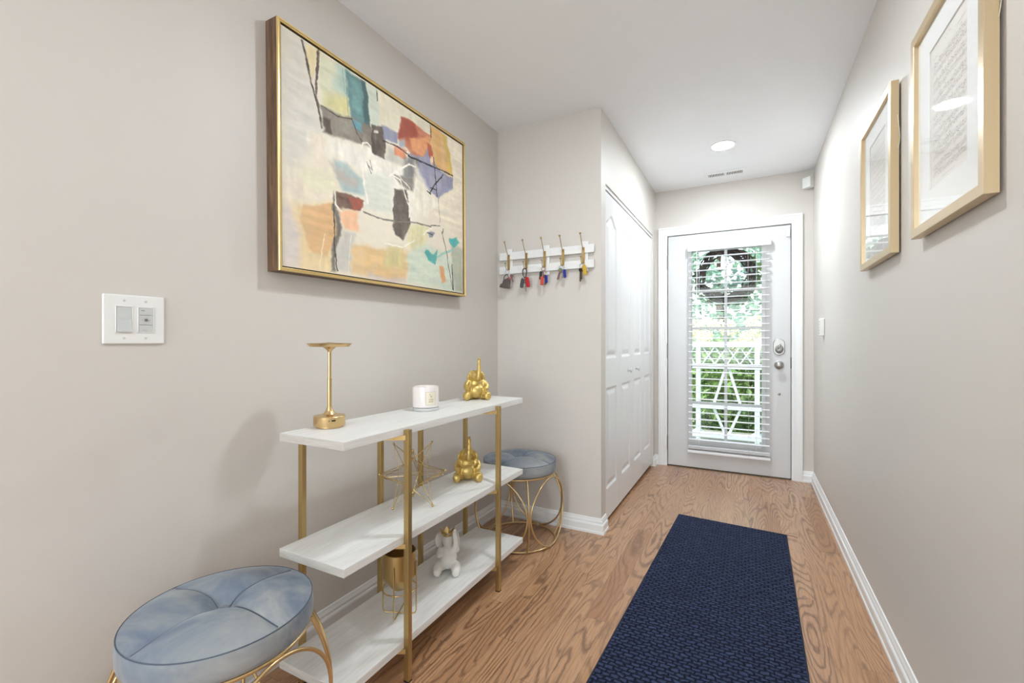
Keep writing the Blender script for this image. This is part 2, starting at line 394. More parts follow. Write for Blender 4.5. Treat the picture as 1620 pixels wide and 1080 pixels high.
for z in (1.80, 1.016, .206):
    h = MB(); h.tube([(-.004, -.006, z-.055), (-.004, -.006, z+.055)], .0065, 12); h.ball((-.004, -.006, z+.058), .006, 10); h.ball((-.004, -.006, z-.058), .006, 10); h.build('hinge', 'iron_grey', dr, smooth=40)
# deadbolt with oval plate and thumb turn
RX = Matrix.Rotation(PI/2, 4, 'X')
lx = .2125-DX0
def capsule(cx, cz, hw, hh, n=14):
    pts = []
    for k in range(2*n):
        a = PI*k/(n-1) if k < n else PI*(k-1)/(n-1)
        dz = hh-hw if k < n else -(hh-hw)
        pts.append((cx+hw*math.cos(a), cz+dz+hw*math.sin(a)))
    return pts
db = MB().prism(capsule(lx, 1.056, .040, .066), -.012, 0, 'y').build('deadbolt_plate', 'nickel', dr, smooth=30, bevel=.004)
tt = MB(); tt.ball((lx+.002, -.014, 1.038), (.030, .012, .034), 24); tt.build('deadbolt_cover', 'nickel', db, smooth=60)
tt = MB(); tt.ball((lx, -.032, 1.058), (.010, .014, .024), 16, Matrix.Rotation(.4, 4, 'Y')); tt.build('thumb_turn', 'nickel', db, smooth=60)
kb = MB().lathe([(.034, 0), (.034, .005), (.030, .008), (.012, .010), (.011, .03), (.018, .036), (.027, .044), (.028, .052), (.024, .060), (.012, .064), (.001, .065)], (lx, 0, .911), 32, mat=Matrix.Rotation(PI/2, 4, 'X'))
kb.build('door_knob', 'nickel', dr, smooth=50)
MB().lathe([(.010, 0), (.010, .003), (.008, .004), (.001, .004)], (.214-DX0, 0, .678), 20, mat=RX).build('viewer_button', 'iron_grey', dr, smooth=40)
MB().box(W-.002, W+.003, -.006, .01, .885, .975).build('latch_strike', 'dark', dr, bevel=.002)

# contact sensor: two pieces
c = thing('contact_sensor', 'small white two-piece contact sensor at the top right corner of the front door', 'sensor', (.27, YB, 1.965))
MB().box(-.008, .018, -.018, -.001, -.032, .03).build('sensor_body', 'plastic', c, bevel=.003)
MB().box(.03, .042, -.024, -.009, -.026, .03).build('magnet', 'plastic', c, bevel=.003)

# blind on the door
bl = thing('window_blind', 'white horizontal slat blind hung over the glass of the front door', 'blind', (-.463, YB-.016, .15))
mb = MB(); mb.box(0, .615, -.05, -.006, 1.735, 1.79); mb.build('headrail', 'blind', bl, bevel=.003)
mb = MB(); mb.box(-.004, .619, -.056, -.051, 1.722, 1.796); mb.build('valance', 'blind', bl, bevel=.002)
mb = MB(); z = 1.672; zs = []
while z > .09:
    zs.append(z); z -= .0577
for z in zs:
    mb.add([(.002, -.052, z-.001), (.608, -.052, z-.001), (.608, -.028, z+.003), (.002, -.028, z+.003), (.608, -.004, z-.001), (.002, -.004, z-.001),
            (.002, -.052, z-.004), (.608, -.052, z-.004), (.608, -.028, z), (.002, -.028, z), (.608, -.004, z-.004), (.002, -.004, z-.004)],
           [(0, 1, 2, 3), (3, 2, 4, 5), (7, 6, 9, 8), (8, 9, 11, 10), (0, 6, 7, 1), (4, 10, 11, 5), (1, 7, 8, 2), (2, 8, 10, 4), (0, 3, 9, 6), (3, 5, 11, 9)])
mb.build('slats', 'blind', bl)
mb = MB()
for k in range(3): mb.box(-.002, .612, -.054, -.004, .036+k*.008, .0405+k*.008)
mb.box(-.004, .614, -.056, -.002, .0, .020); mb.build('bottom_rail', 'blind', bl, bevel=.0015)
mb = MB()
for x in (.085, .515):
    for y in (-.055, -.003): mb.tube([(x, y, .02), (x, y, 1.74)], .0008, 5)
mb.build('ladder_cords', 'blind', bl)
mb = MB(); mb.tube([(.455, -.06, 1.74), (.458, -.06, .9), (.462, -.058, -.02)], .0009, 5); mb.ball((.462, -.058, -.02), .005, 8); mb.build('pull_cord', 'plastic_grey', bl)
mb = MB(); mb.tube([(.07, -.062, 1.74), (.07, -.066, 1.1)], .003, 6); mb.build('tilt_wand', 'blind', bl)

# ------------------------------------------------------------------ closet doors
LW = .3695; zb, zt = .022, 2.006
def leaf_mesh(name):
    ny, nz = 75, 331; me = bpy.data.meshes.new(name)
    yy = np.linspace(0, LW, ny); zz = np.linspace(zb, zt, nz); Yg, Zg = np.meshgrid(yy, zz)
    def panel(y0, y1, z0, z1, arch):
        cy = (y0+y1)/2; hw = (y1-y0)/2; u = (Yg-cy)/hw
        top = z1 - arch*(.5-.5*np.cos(PI*np.clip(np.abs(u)*1.15, 0, 1)))
        d = np.minimum(np.minimum(Yg-y0, y1-Yg), np.minimum(Zg-z0, top-Zg))
        h = np.interp(d, [0, .006, .010, .016, .040, .046], [0, -.0065, -.008, -.008, -.0012, 0])
        h[d < 0] = 0; return h
    h = panel(.068, LW-.068, .205, .815, 0) + panel(.068, LW-.068, 1.0, 1.885, .05)
    vs = [(h[i, j], Yg[i, j], Zg[i, j]) for i in range(nz) for j in range(ny)]
    fs = [(i*ny+j, i*ny+j+1, (i+1)*ny+j+1, (i+1)*ny+j) for i in range(nz-1) for j in range(ny-1)]
    n0 = len(vs); vs += [(0, 0, zb), (0, LW, zb), (0, LW, zt), (0, 0, zt), (-.03, 0, zb), (-.03, LW, zb), (-.03, LW, zt), (-.03, 0, zt)]
    fs += [tuple(n0+i for i in f) for f in ((4, 7, 6, 5), (0, 4, 5, 1), (1, 5, 6, 2), (2, 6, 7, 3), (3, 7, 4, 0))]
    me.from_pydata(vs, [], fs); me.materials.append(M['door']); me.polygons.foreach_set('use_smooth', [True]*((ny-1)*(nz-1))+[False]*5); me.set_sharp_from_angle(angle=math.radians(50)); me.update(); return me
lm = leaf_mesh('leaf'); y = JN+.002
for d in range(2):
    dd = thing(f'door_{d+2}', None, None, (XC-.014, y, 0), kind='structure')
    for k in range(2):
        o = bpy.data.objects.new('door_leaf', lm); COL.objects.link(o); o.parent = dd; o.location = (0, k*(LW+.0015), 0)
    ky = (LW+.0015)+.245 if d == 0 else .125
    MB().lathe([(.012, 0), (.012, .002), (.006, .004), (.006, .012), (.013, .018), (.016, .024), (.014, .029), (.001, .031)], (0, ky, .895), 24, mat=Matrix.Rotation(PI/2, 4, 'Y')).build('knob', 'plastic_grey', dd, smooth=50)
    y += 2*(LW+.0015)
struct(MB().box(XC-.03, XC-.008, JN, JF, zt+.006, ZT), 'trim_3', 'trim')

# ------------------------------------------------------------------ ceiling items
labs = ['round recessed ceiling light glowing near the front door', 'round recessed ceiling light above the console shelf', 'round recessed ceiling light behind the viewer']
for k_, ((x, y), lb) in enumerate(zip(DOWN, labs)):
    c = thing('recessed_light', lb, 'ceiling light', (x, y, H-.006))
    MB().lathe([(.078, .0055), (.078, .002), (.074, -.001), (.068, -.002), (.067, .0055)], (0, 0, 0), 48).build('trim_ring', 'ceiling', c, smooth=40)
    MB().lathe([(.001, -.004), (.03, -.0035), (.06, -.002), (.0665, -.0005), (.0665, .004), (.001, .004)], (0, 0, 0), 48).build('lens', f'lens{k_}', c, smooth=40)
c = thing('ceiling_vent', 'white slotted air register on the ceiling above the front door', 'vent', (-.168, 3.977, H))
mb = MB(); fx, fy = .147, .060
mb.box(-fx, fx, -fy, -.034, -.006, -.0005); mb.box(-fx, fx, .034, fy, -.006, -.0005); mb.box(-fx, -.122, -.034, .034, -.006, -.0005); mb.box(.122, fx, -.034, .034, -.006, -.0005); mb.box(-.006, .006, -.034, .034, -.006, -.0005)
mb.build('frame', 'ceiling', c, bevel=.0015)
mb = MB()
for s_ in (-1, 1):
    for k in range(10):
        x = s_*(.0115+k*.0115); mb.box(x-.0022, x+.0022, -.034, .034, -.005, -.001)
mb.build('fins', 'ceiling', c)
MB().box(-.124, .124, -.036, .036, -.0012, -.0002).build('backing', 'slotdark', c)
c = thing('motion_detector', 'small white motion detector in the upper corner by the front door', 'sensor', (XR-.012, YB-.012, 2.33), -PI/4)
MB().box(-.034, .034, -.062, -.014, -.042, .042).build('housing', 'plastic', c, bevel=.007, segs=3)
MB().prism([(-.016, -.016), (.016, -.016), (.002, .004), (-.002, .004)], -.035, .035, 'z').build('corner_bracket', 'plastic', c)
c = thing('wall_switch', 'small thick white control box on the right wall beside the front door', 'switch', (XR, 3.66, 1.197))
MB().box(-.026, -.001, -.036, .036, -.058, .058).build('housing', 'plastic', c, bevel=.004)
mb = MB()
for k in range(5): mb.box(-.0285, -.026, -.016, .016, -.046+k*.019, -.033+k*.019)
mb.build('buttons', 'plastic_grey', c, bevel=.001)

# ------------------------------------------------------------------ double switch plate on left wall
c = thing('light_switch', 'white double switch plate on the left wall below the painting', 'switch', (XL, .5877, 1.157))
MB().box(0, .0065, -.0672, .0672, -.0635, .0635).build('cover_plate', 'plastic', c, bevel=.0045, segs=3)
for s_, nm in ((-1, 'rocker'), (1, 'dimmer')):
    cy = s_*.0236
    fr_ = MB(); fr_.box(.006, .0082, cy-.0185, cy+.0185, -.0345, -.0325); fr_.box(.006, .0082, cy-.0185, cy+.0185, .0325, .0345); fr_.box(.006, .0082, cy-.0185, cy-.0165, -.0345, .0345); fr_.box(.006, .0082, cy+.0165, cy+.0185, -.0345, .0345)
    f = fr_.build(nm + '_frame', 'plastic', c, bevel=.0006)
    if s_ < 0: MB().prism([(.006, -.032), (.0115, -.032), (.0078, 0), (.0072, .032), (.006, .032)], cy-.0155, cy+.0155, 'y').build('rocker', 'plastic_grey', c)
    else:
        MB().box(.006, .0078, cy-.0155, cy+.0155, -.032, .032).build('dimmer_face', 'plastic_grey', c, bevel=.0004)
        mb = MB(); mb.box(.0078, .0083, cy-.015, cy+.015, .0125, .0135); mb.box(.0078, .0083, cy-.015, cy+.015, -.0135, -.0125)
        for k in range(8): mb.lathe([(.0007, 0), (.0007, .0005)], (.0078, cy+.008*math.cos(k*PI/4), .008*math.sin(k*PI/4)), 6, mat=Matrix.Rotation(PI/2, 4, 'Y'))
        mb.lathe([(.0042, 0), (.0042, .0012), (.0035, .0016)], (.0078, cy, 0), 20, mat=Matrix.Rotation(PI/2, 4, 'Y')); mb.box(.0078, .0083, cy-.008, cy+.002, -.0275, -.0268); mb.box(.0078, .0083, cy-.011, cy-.003, .024, .0255)
        mb.build('dimmer_dial', 'iron_grey', c)
    for z in (-.0485, .0485):
        sc = MB().lathe([(.0032, 0), (.003, .0010), (.0005, .0012)], (.0062, cy, z), 14, mat=Matrix.Rotation(PI/2, 4, 'Y'))
        sc.build('screw', 'plastic_grey', c, smooth=40)

# ------------------------------------------------------------------ abstract painting
ART_POLYS = [
 ([(-0.0,1.0),(0.075,1.01),(0.155,0.617),(0.074,0.459),(-0.001,0.327)],(208,208,205),0.03),
 ([(-0.001,0.4),(0.192,0.513),(0.205,0.352),(-0.002,0.228)],(230,222,208),0.04),
 ([(-0.002,0.253),(0.074,0.253),(0.167,0.011),(-0.002,-0.0)],(214,206,210),0.03),
 ([(0.18,0.65),(0.372,0.685),(0.574,0.686),(0.713,0.589),(0.632,0.369),(0.469,0.36),(0.328,0.352),(0.327,0.515),(0.218,0.524),(0.102,0.563)],(234,233,229),0.025),
 ([(0.327,0.515),(0.468,0.575),(0.503,0.363),(0.342,0.349)],(214,222,214),0.02),
 ([(0.108,0.593),(0.155,0.637),(0.18,0.589),(0.131,0.512)],(236,226,212),0.02),
 ([(0.063,0.416),(0.217,0.468),(0.205,0.394),(0.096,0.365)],(224,224,200),0.03),
 ([(0.042,0.268),(0.205,0.338),(0.204,0.003),(0.074,0.007)],(234,212,166),0.02),
 ([(0.08,0.274),(0.198,0.329),(0.204,0.129),(0.179,0.068),(0.108,0.093),(0.074,0.176)],(218,177,130),0.008),
 ([(0.081,0.995),(0.141,1.002),(0.122,0.85)],(228,214,172),0.004),
 ([(0.146,0.995),(0.257,0.998),(0.285,0.779),(0.152,0.743)],(212,217,194),0.008),
 ([(0.167,0.813),(0.278,0.883),(0.278,0.768),(0.161,0.753)],(213,210,152),0.02),
 ([(0.218,0.995),(0.278,0.995),(0.271,0.864),(0.205,0.864)],(172,200,196),0.02),
 ([(0.251,0.993),(0.349,0.999),(0.367,0.744),(0.285,0.75),(0.264,0.874)],(92,136,142),0.006),
 ([(0.278,0.969),(0.32,0.975),(0.327,0.811),(0.285,0.815)],(112,160,164),0.01),
 ([(0.324,0.993),(0.349,0.996),(0.369,0.747),(0.339,0.751)],(66,100,106),0.005),
 ([(0.351,0.996),(0.419,0.995),(0.419,0.802),(0.372,0.791)],(200,214,206),0.008),
 ([(0.419,0.995),(0.737,0.99),(0.712,0.873),(0.555,0.934),(0.502,0.799),(0.419,0.81)],(222,218,200),0.012),
 ([(0.143,0.751),(0.285,0.772),(0.375,0.778),(0.38,0.682),(0.271,0.661),(0.149,0.638)],(124,116,108),0.006),
 ([(0.218,0.747),(0.285,0.765),(0.285,0.685),(0.218,0.671)],(150,144,136),0.012),
 ([(0.148,0.7),(0.186,0.715),(0.188,0.651),(0.155,0.644)],(80,66,56),0.004),
 ([(0.282,0.763),(0.324,0.772),(0.324,0.724),(0.287,0.727)],(94,154,176),0.006),
 ([(0.375,0.793),(0.435,0.815),(0.46,0.658),(0.378,0.655)],(82,70,64),0.004),
 ([(0.387,0.775),(0.409,0.778),(0.406,0.761),(0.387,0.757)],(226,224,220),0.002),
 ([(0.43,0.824),(0.532,0.831),(0.523,0.766),(0.435,0.745)],(140,146,180),0.005),
 ([(0.46,0.729),(0.574,0.72),(0.565,0.666),(0.463,0.655)],(200,200,192),0.01),
 ([(0.746,0.999),(0.864,0.989),(0.924,0.764),(0.766,0.752),(0.712,0.856)],(222,176,116),0.005),
 ([(0.829,0.992),(0.866,0.988),(0.926,0.763),(0.889,0.772)],(216,188,100),0.006),
 ([(0.593,0.745),(0.712,0.873),(0.755,0.796),(0.8,0.752),(0.924,0.758),(0.909,0.684),(0.794,0.576),(0.692,0.599),(0.593,0.628)],(146,149,182),0.005),
 ([(0.555,0.929),(0.607,0.939),(0.742,0.924),(0.696,0.765),(0.631,0.747),(0.528,0.8)],(202,120,90),0.005),
 ([(0.555,0.929),(0.635,0.934),(0.655,0.888),(0.602,0.821),(0.53,0.804)],(160,76,62),0.008),
 ([(0.602,0.831),(0.742,0.924),(0.696,0.765),(0.618,0.766)],(226,158,112),0.006),
 ([(0.528,0.788),(0.574,0.812),(0.578,0.768),(0.534,0.75)],(168,182,204),0.008),
 ([(0.502,0.751),(0.587,0.763),(0.578,0.71),(0.507,0.702)],(224,142,108),0.005),
 ([(0.712,0.873),(0.74,0.873),(0.764,0.773),(0.727,0.801)],(192,96,70),0.004),
 ([(0.742,0.802),(0.764,0.809),(0.76,0.76),(0.738,0.761)],(236,206,186),0.003),
 ([(0.565,0.715),(0.661,0.747),(0.641,0.627),(0.565,0.607)],(126,126,128),0.01),
 ([(0.198,0.529),(0.257,0.535),(0.339,0.49),(0.335,0.417),(0.244,0.409),(0.211,0.466)],(164,190,196),0.01),
 ([(0.186,0.51),(0.231,0.502),(0.313,0.472),(0.299,0.444),(0.217,0.454)],(188,180,178),0.012),
 ([(0.208,0.388),(0.271,0.405),(0.335,0.384),(0.32,0.329),(0.217,0.307)],(104,72,62),0.004),
 ([(0.264,0.391),(0.328,0.39),(0.333,0.348),(0.285,0.32)],(172,88,68),0.006),
 ([(0.217,0.303),(0.31,0.321),(0.304,0.238),(0.23,0.227)],(240,190,154),0.008),
 ([(0.196,0.383),(0.216,0.388),(0.217,0.006),(0.199,0.005)],(112,108,104),0.006),
 ([(0.22,0.217),(0.288,0.222),(0.274,0.012),(0.22,0.012)],(196,196,194),0.01),
 ([(0.288,0.156),(0.469,0.184),(0.594,0.184),(0.561,0.01),(0.278,0.008)],(224,190,138),0.012),
 ([(0.469,0.208),(0.548,0.194),(0.548,0.103),(0.436,0.082)],(208,198,146),0.02),
 ([(0.357,0.029),(0.557,0.029),(0.561,0.005),(0.357,0.006)],(206,196,206),0.012),
 ([(0.494,0.594),(0.635,0.625),(0.624,0.546),(0.556,0.545)],(132,128,124),0.006),
 ([(0.503,0.516),(0.584,0.54),(0.603,0.36),(0.549,0.241),(0.506,0.266),(0.494,0.392)],(94,84,78),0.004),
 ([(0.594,0.34),(0.714,0.375),(0.714,0.232),(0.633,0.162),(0.575,0.217)],(220,216,174),0.015),
 ([(0.566,0.165),(0.714,0.268),(0.921,0.222),(0.995,0.001),(0.576,0.01)],(204,219,208),0.015),
 ([(0.901,0.314),(1.004,0.295),(1.003,0.0),(0.927,0.011)],(178,188,174),0.01),
 ([(0.697,0.214),(0.722,0.234),(0.746,0.218),(0.788,0.249),(0.775,0.191),(0.762,0.148),(0.727,0.163)],(78,176,178),0.003),
 ([(0.884,0.339),(0.946,0.365),(0.977,0.329),(0.926,0.297),(0.896,0.309)],(74,180,182),0.003),
 ([(0.779,0.207),(0.921,0.294),(0.921,0.282),(0.784,0.197)],(140,200,196),0.004),
 ([(0.797,0.15),(0.837,0.157),(0.854,0.065),(0.814,0.046)],(222,160,110),0.006),
 ([(0.873,0.994),(1.003,1.001),(1.001,0.329),(0.92,0.377),(0.801,0.434),(0.717,0.466),(0.8,0.568),(0.919,0.688),(0.934,0.772)],(233,225,210),0.012),
 ([(0.631,0.712),(0.713,0.607),(0.801,0.531),(0.713,0.429),(0.622,0.469)],(234,232,222),0.015),
 ([(0.714,0.34),(0.768,0.351),(0.757,0.312),(0.726,0.314)],(130,136,160),0.003),
]
ART_LINES = [
 ([(0.078,0.99),(0.108,0.854),(0.137,0.741),(0.15,0.655)],(74,66,62),0.0056),
 ([(0.143,1.0),(0.136,0.899),(0.131,0.777),(0.138,0.742)],(92,80,70),0.0067),
 ([(0.411,0.99),(0.408,0.942)],(50,48,46),0.0028),
 ([(0.746,0.995),(0.748,0.924)],(44,42,42),0.0033),
 ([(0.589,0.74),(0.712,0.749),(0.823,0.758),(0.914,0.76)],(44,44,50),0.0044),
 ([(0.764,0.809),(0.777,0.706),(0.791,0.579)],(40,40,44),0.0033),
 ([(0.837,0.731),(0.786,0.664),(0.738,0.59)],(36,36,40),0.0039),
 ([(0.791,0.619),(0.738,0.617)],(36,36,40),0.0022),
 ([(0.8,0.568),(0.808,0.422)],(110,108,100),0.0017),
 ([(0.335,0.336),(0.403,0.328),(0.503,0.338),(0.632,0.365),(0.739,0.379)],(124,122,114),0.0039),
 ([(0.824,0.37),(0.853,0.264),(0.887,0.118),(0.907,0.015)],(44,44,42),0.0028),
 ([(0.906,0.18),(0.912,0.009)],(36,36,36),0.0039),
 ([(0.717,0.587),(0.743,0.579)],(40,38,38),0.0044),
 ([(0.285,0.772),(0.306,0.718),(0.335,0.682)],(70,68,64),0.0028),
 ([(0.15,0.754),(0.218,0.747),(0.285,0.769)],(78,70,62),0.0028),
 ([(0.435,0.745),(0.52,0.759),(0.593,0.745)],(44,42,44),0.0033),
 ([(0.739,0.386),(0.812,0.404)],(60,58,56),0.0022),
 ([(0.836,0.392),(0.829,0.362)],(40,40,40),0.0044),
 ([(0.35,0.599),(0.372,0.549),(0.354,0.586),(0.38,0.568),(0.365,0.614)],(70,68,66),0.0017),
 ([(0.257,0.99),(0.268,0.777)],(90,130,134),0.0013),
 ([(0.241,0.986),(0.257,0.87)],(100,140,140),0.0011),
 ([(0.705,0.337),(0.752,0.332)],(50,52,66),0.0022),
 ([(0.199,0.322),(0.205,0.241),(0.202,0.142),(0.21,0.018)],(70,68,66),0.0033),
 ([(0.324,0.654),(0.333,0.681),(0.357,0.696),(0.375,0.684)],(238,236,232),0.0044),
 ([(0.485,0.59),(0.541,0.581),(0.556,0.529),(0.575,0.469),(0.603,0.428),(0.59,0.382)],(240,238,234),0.0044),
 ([(0.206,0.387),(0.21,0.326),(0.233,0.303)],(238,234,228),0.0044),
 ([(0.452,0.201),(0.557,0.21),(0.632,0.262)],(240,238,230),0.0044),
 ([(0.689,0.315),(0.714,0.349),(0.748,0.371)],(240,238,230),0.0056),
 ([(0.164,0.174),(0.147,0.088),(0.133,0.012)],(238,224,196),0.0028),
 ([(0.278,0.205),(0.264,0.013)],(232,226,214),0.0022),
 ([(0.529,0.6),(0.593,0.56),(0.603,0.53)],(236,234,230),0.0033),
 ([(0.327,0.574),(0.357,0.377)],(240,239,236),0.0056),
 ([(0.468,0.575),(0.593,0.695),(0.631,0.695)],(240,239,236),0.0056),
]

def make_canvas(parent, w_, h_, xf):
    nx, nz = 520, 390
    s_ = np.linspace(0, 1, nx); t_ = np.linspace(0, 1, nz); S, T = np.meshgrid(s_, t_); rng = np.random.RandomState(4)
    def vnoise(fx, fy):
        g = rng.rand(fy+2, fx+2); x = S*fx; y = T*fy; xi = np.minimum(x.astype(int), fx); yi = np.minimum(y.astype(int), fy); a = x-xi; b_ = y-yi
        a = a*a*(3-2*a); b_ = b_*b_*(3-2*b_)
        return (g[yi, xi]*(1-a)+g[yi, xi+1]*a)*(1-b_)+(g[yi+1, xi]*(1-a)+g[yi+1, xi+1]*a)*b_
    asp = w_/h_
    def fbm(f, sx=1, sy=1): return sum(vnoise(int(f*sx*2**k)+1, int(f*sy*2**k)+1)*.5**k for k in range(4))/1.875-.5
    wx = fbm(8)*.055+fbm(24)*.018+fbm(70)*.012; wy = fbm(8)*.055+fbm(24)*.018+fbm(70)*.012
    PX = (S+wx*.7)*asp; PY = T+wy*.7
    img = np.ones((nz, nx, 3))*np.array((228, 222, 211))/255.
    streak = fbm(14, 3, .6); streak2 = fbm(14, .7, 3); tex = fbm(60)
    def segd(ax, ay, bx, by):
        dx, dy = bx-ax, by-ay; L2 = dx*dx+dy*dy+1e-12; u = np.clip(((PX-ax)*dx+(PY-ay)*dy)/L2, 0, 1)
        return np.hypot(PX-ax-u*dx, PY-ay-u*dy)
    for i, (poly, colr, soft) in enumerate(ART_POLYS):
        q = [(a*asp, b_) for a, b_ in poly]; d = np.full(S.shape, 9.); ins = np.zeros(S.shape, bool)
        for k in range(len(q)):
            (ax, ay), (bx, by) = q[k], q[(k+1) % len(q)]; d = np.minimum(d, segd(ax, ay, bx, by))
            cnd = (ay > PY) != (by > PY)
            with np.errstate(divide='ignore', invalid='ignore'): ins ^= cnd & (PX < (bx-ax)*(PY-ay)/(by-ay+1e-12)+ax)
        sd = np.where(ins, d, -d)+ (streak if i % 2 else streak2)*soft*1.2
        soft = soft*1.5; a = np.clip(sd/(2*soft)+.5, 0, 1); a = a*a*(3-2*a)
        a = a*np.clip(.93+(streak2 if i % 2 else streak)*.5+tex*.3, 0, 1)
        c_ = np.array(colr)/255.; c_ = c_*.9+c_.mean()*.1; lum = 1+(streak*.16 if i % 2 else streak2*.16)+tex*.10*(1.2 if sum(colr) < 480 else .4)
        img = img*(1-a[..., None])+np.clip(c_*lum[..., None], 0, 1)*a[..., None]
    PX = (S+fbm(6)*.02+fbm(60)*.006)*asp; PY = T+fbm(6)*.02+fbm(60)*.006
    for pts, colr, wd in ART_LINES:
        d = np.full(S.shape, 9.)
        for (a, b_), (e, f_) in zip(pts[:-1], pts[1:]): d = np.minimum(d, segd(a*asp, b_, e*asp, f_))
        wd_ = wd*1.0*(1+.8*tex); a = np.clip((wd_-d)/.0022+.5, 0, 1)*np.clip(.95+tex*1.2, 0, 1)
        img = img*(1-a[..., None])+np.array(colr)/255.*a[..., None]
    img = np.clip(img*(1+tex*.03)[..., None]*np.array((1.035, 1.01, .965)), 0, 1)
    lin_ = np.where(img <= .04045, img/12.92, ((img+.055)/1.055)**2.4)
    me = bpy.data.meshes.new('canvas')
    n = nx*nz; co = np.stack([np.full(n, xf), (S*w_-w_/2).ravel(), (T*h_-h_/2).ravel()], 1)
    me.vertices.add(n); me.vertices.foreach_set('co', co.ravel().astype('f'))
    ii, jj = np.meshgrid(np.arange(nz-1), np.arange(nx-1), indexing='ij'); a = (ii*nx+jj).ravel()
    quads = np.stack([a, a+1, a+nx+1, a+nx], 1); nf = len(quads)
    me.loops.add(nf*4); me.loops.foreach_set('vertex_index', quads.ravel()); me.polygons.add(nf); me.polygons.foreach_set('loop_start', np.arange(nf)*4)
    try: me.polygons.foreach_set('loop_total', np.full(nf, 4))
    except Exception: pass
    me.update(calc_edges=True)
    ca = me.color_attributes.new('paint', 'FLOAT_COLOR', 'POINT'); ca.data.foreach_set('color', np.concatenate([lin_.reshape(-1, 3), np.ones((n, 1))], 1).ravel().astype('f'))
    me.materials.append(M['canvas']); o = bpy.data.objects.new('canvas', me); COL.objects.link(o); o.parent = parent; return o
py0, py1, pz0, pz1 = .955, 2.061, 1.340, 2.174
pt = thing('framed_painting', 'large framed abstract painting with gold face and dark wood sides on the left wall', 'painting', (XL, (py0+py1)/2, (pz0+pz1)/2))
pt.rotation_euler = (math.radians(.5), 0, 0)
hw, hh = (py1-py0)/2, (pz1-pz0)/2; fw = .012
def border(mb, w_, h_, b_, x0, x1):
    mb.box(x0, x1, -w_, w_, h_-b_, h_); mb.box(x0, x1, -w_, w_, -h_, -h_+b_); mb.box(x0, x1, -w_, -w_+b_, -h_+b_, h_-b_); mb.box(x0, x1, w_-b_, w_, -h_+b_, h_-b_); return mb
border(MB(), hw, hh, .010, .0008, .058).build('frame_sides', 'walnut', pt)
def mitred(w_, h_, prof):
    """prof: (inset, x) ring profile"""
    mb = MB(); k = len(prof); vs = []
    for sy, sz in ((-1, -1), (1, -1), (1, 1), (-1, 1)):
        for ins, x in prof: vs.append((x, sy*(w_-ins), sz*(h_-ins)))
    fs = [(i*k+j, i*k+(j+1) % k, ((i+1) % 4)*k+(j+1) % k, ((i+1) % 4)*k+j) for i in range(4) for j in range(k)]
    return mb.add(vs, fs)
mitred(hw+.0005, hh+.0005, [(0, .056), (0, .0605), (.002, .063), (.006, .063), (.0075, .0605), (.0095, .0615), (.0125, .0600), (.0125, .040), (.009, .040)]).build('gold_face', 'goldleaf', pt)
MB().box(.030, .034, -hw+.011, hw-.011, -hh+.011, hh-.011).build('backing', 'dark', pt)
make_canvas(pt, 2*hw-.034, 2*hh-.034, .054)
mb = MB().box(.036, .0535, -hw+.017, hw-.017, -hh+.017, hh-.017); mb.build('canvas_stretcher', 'canvas', pt)

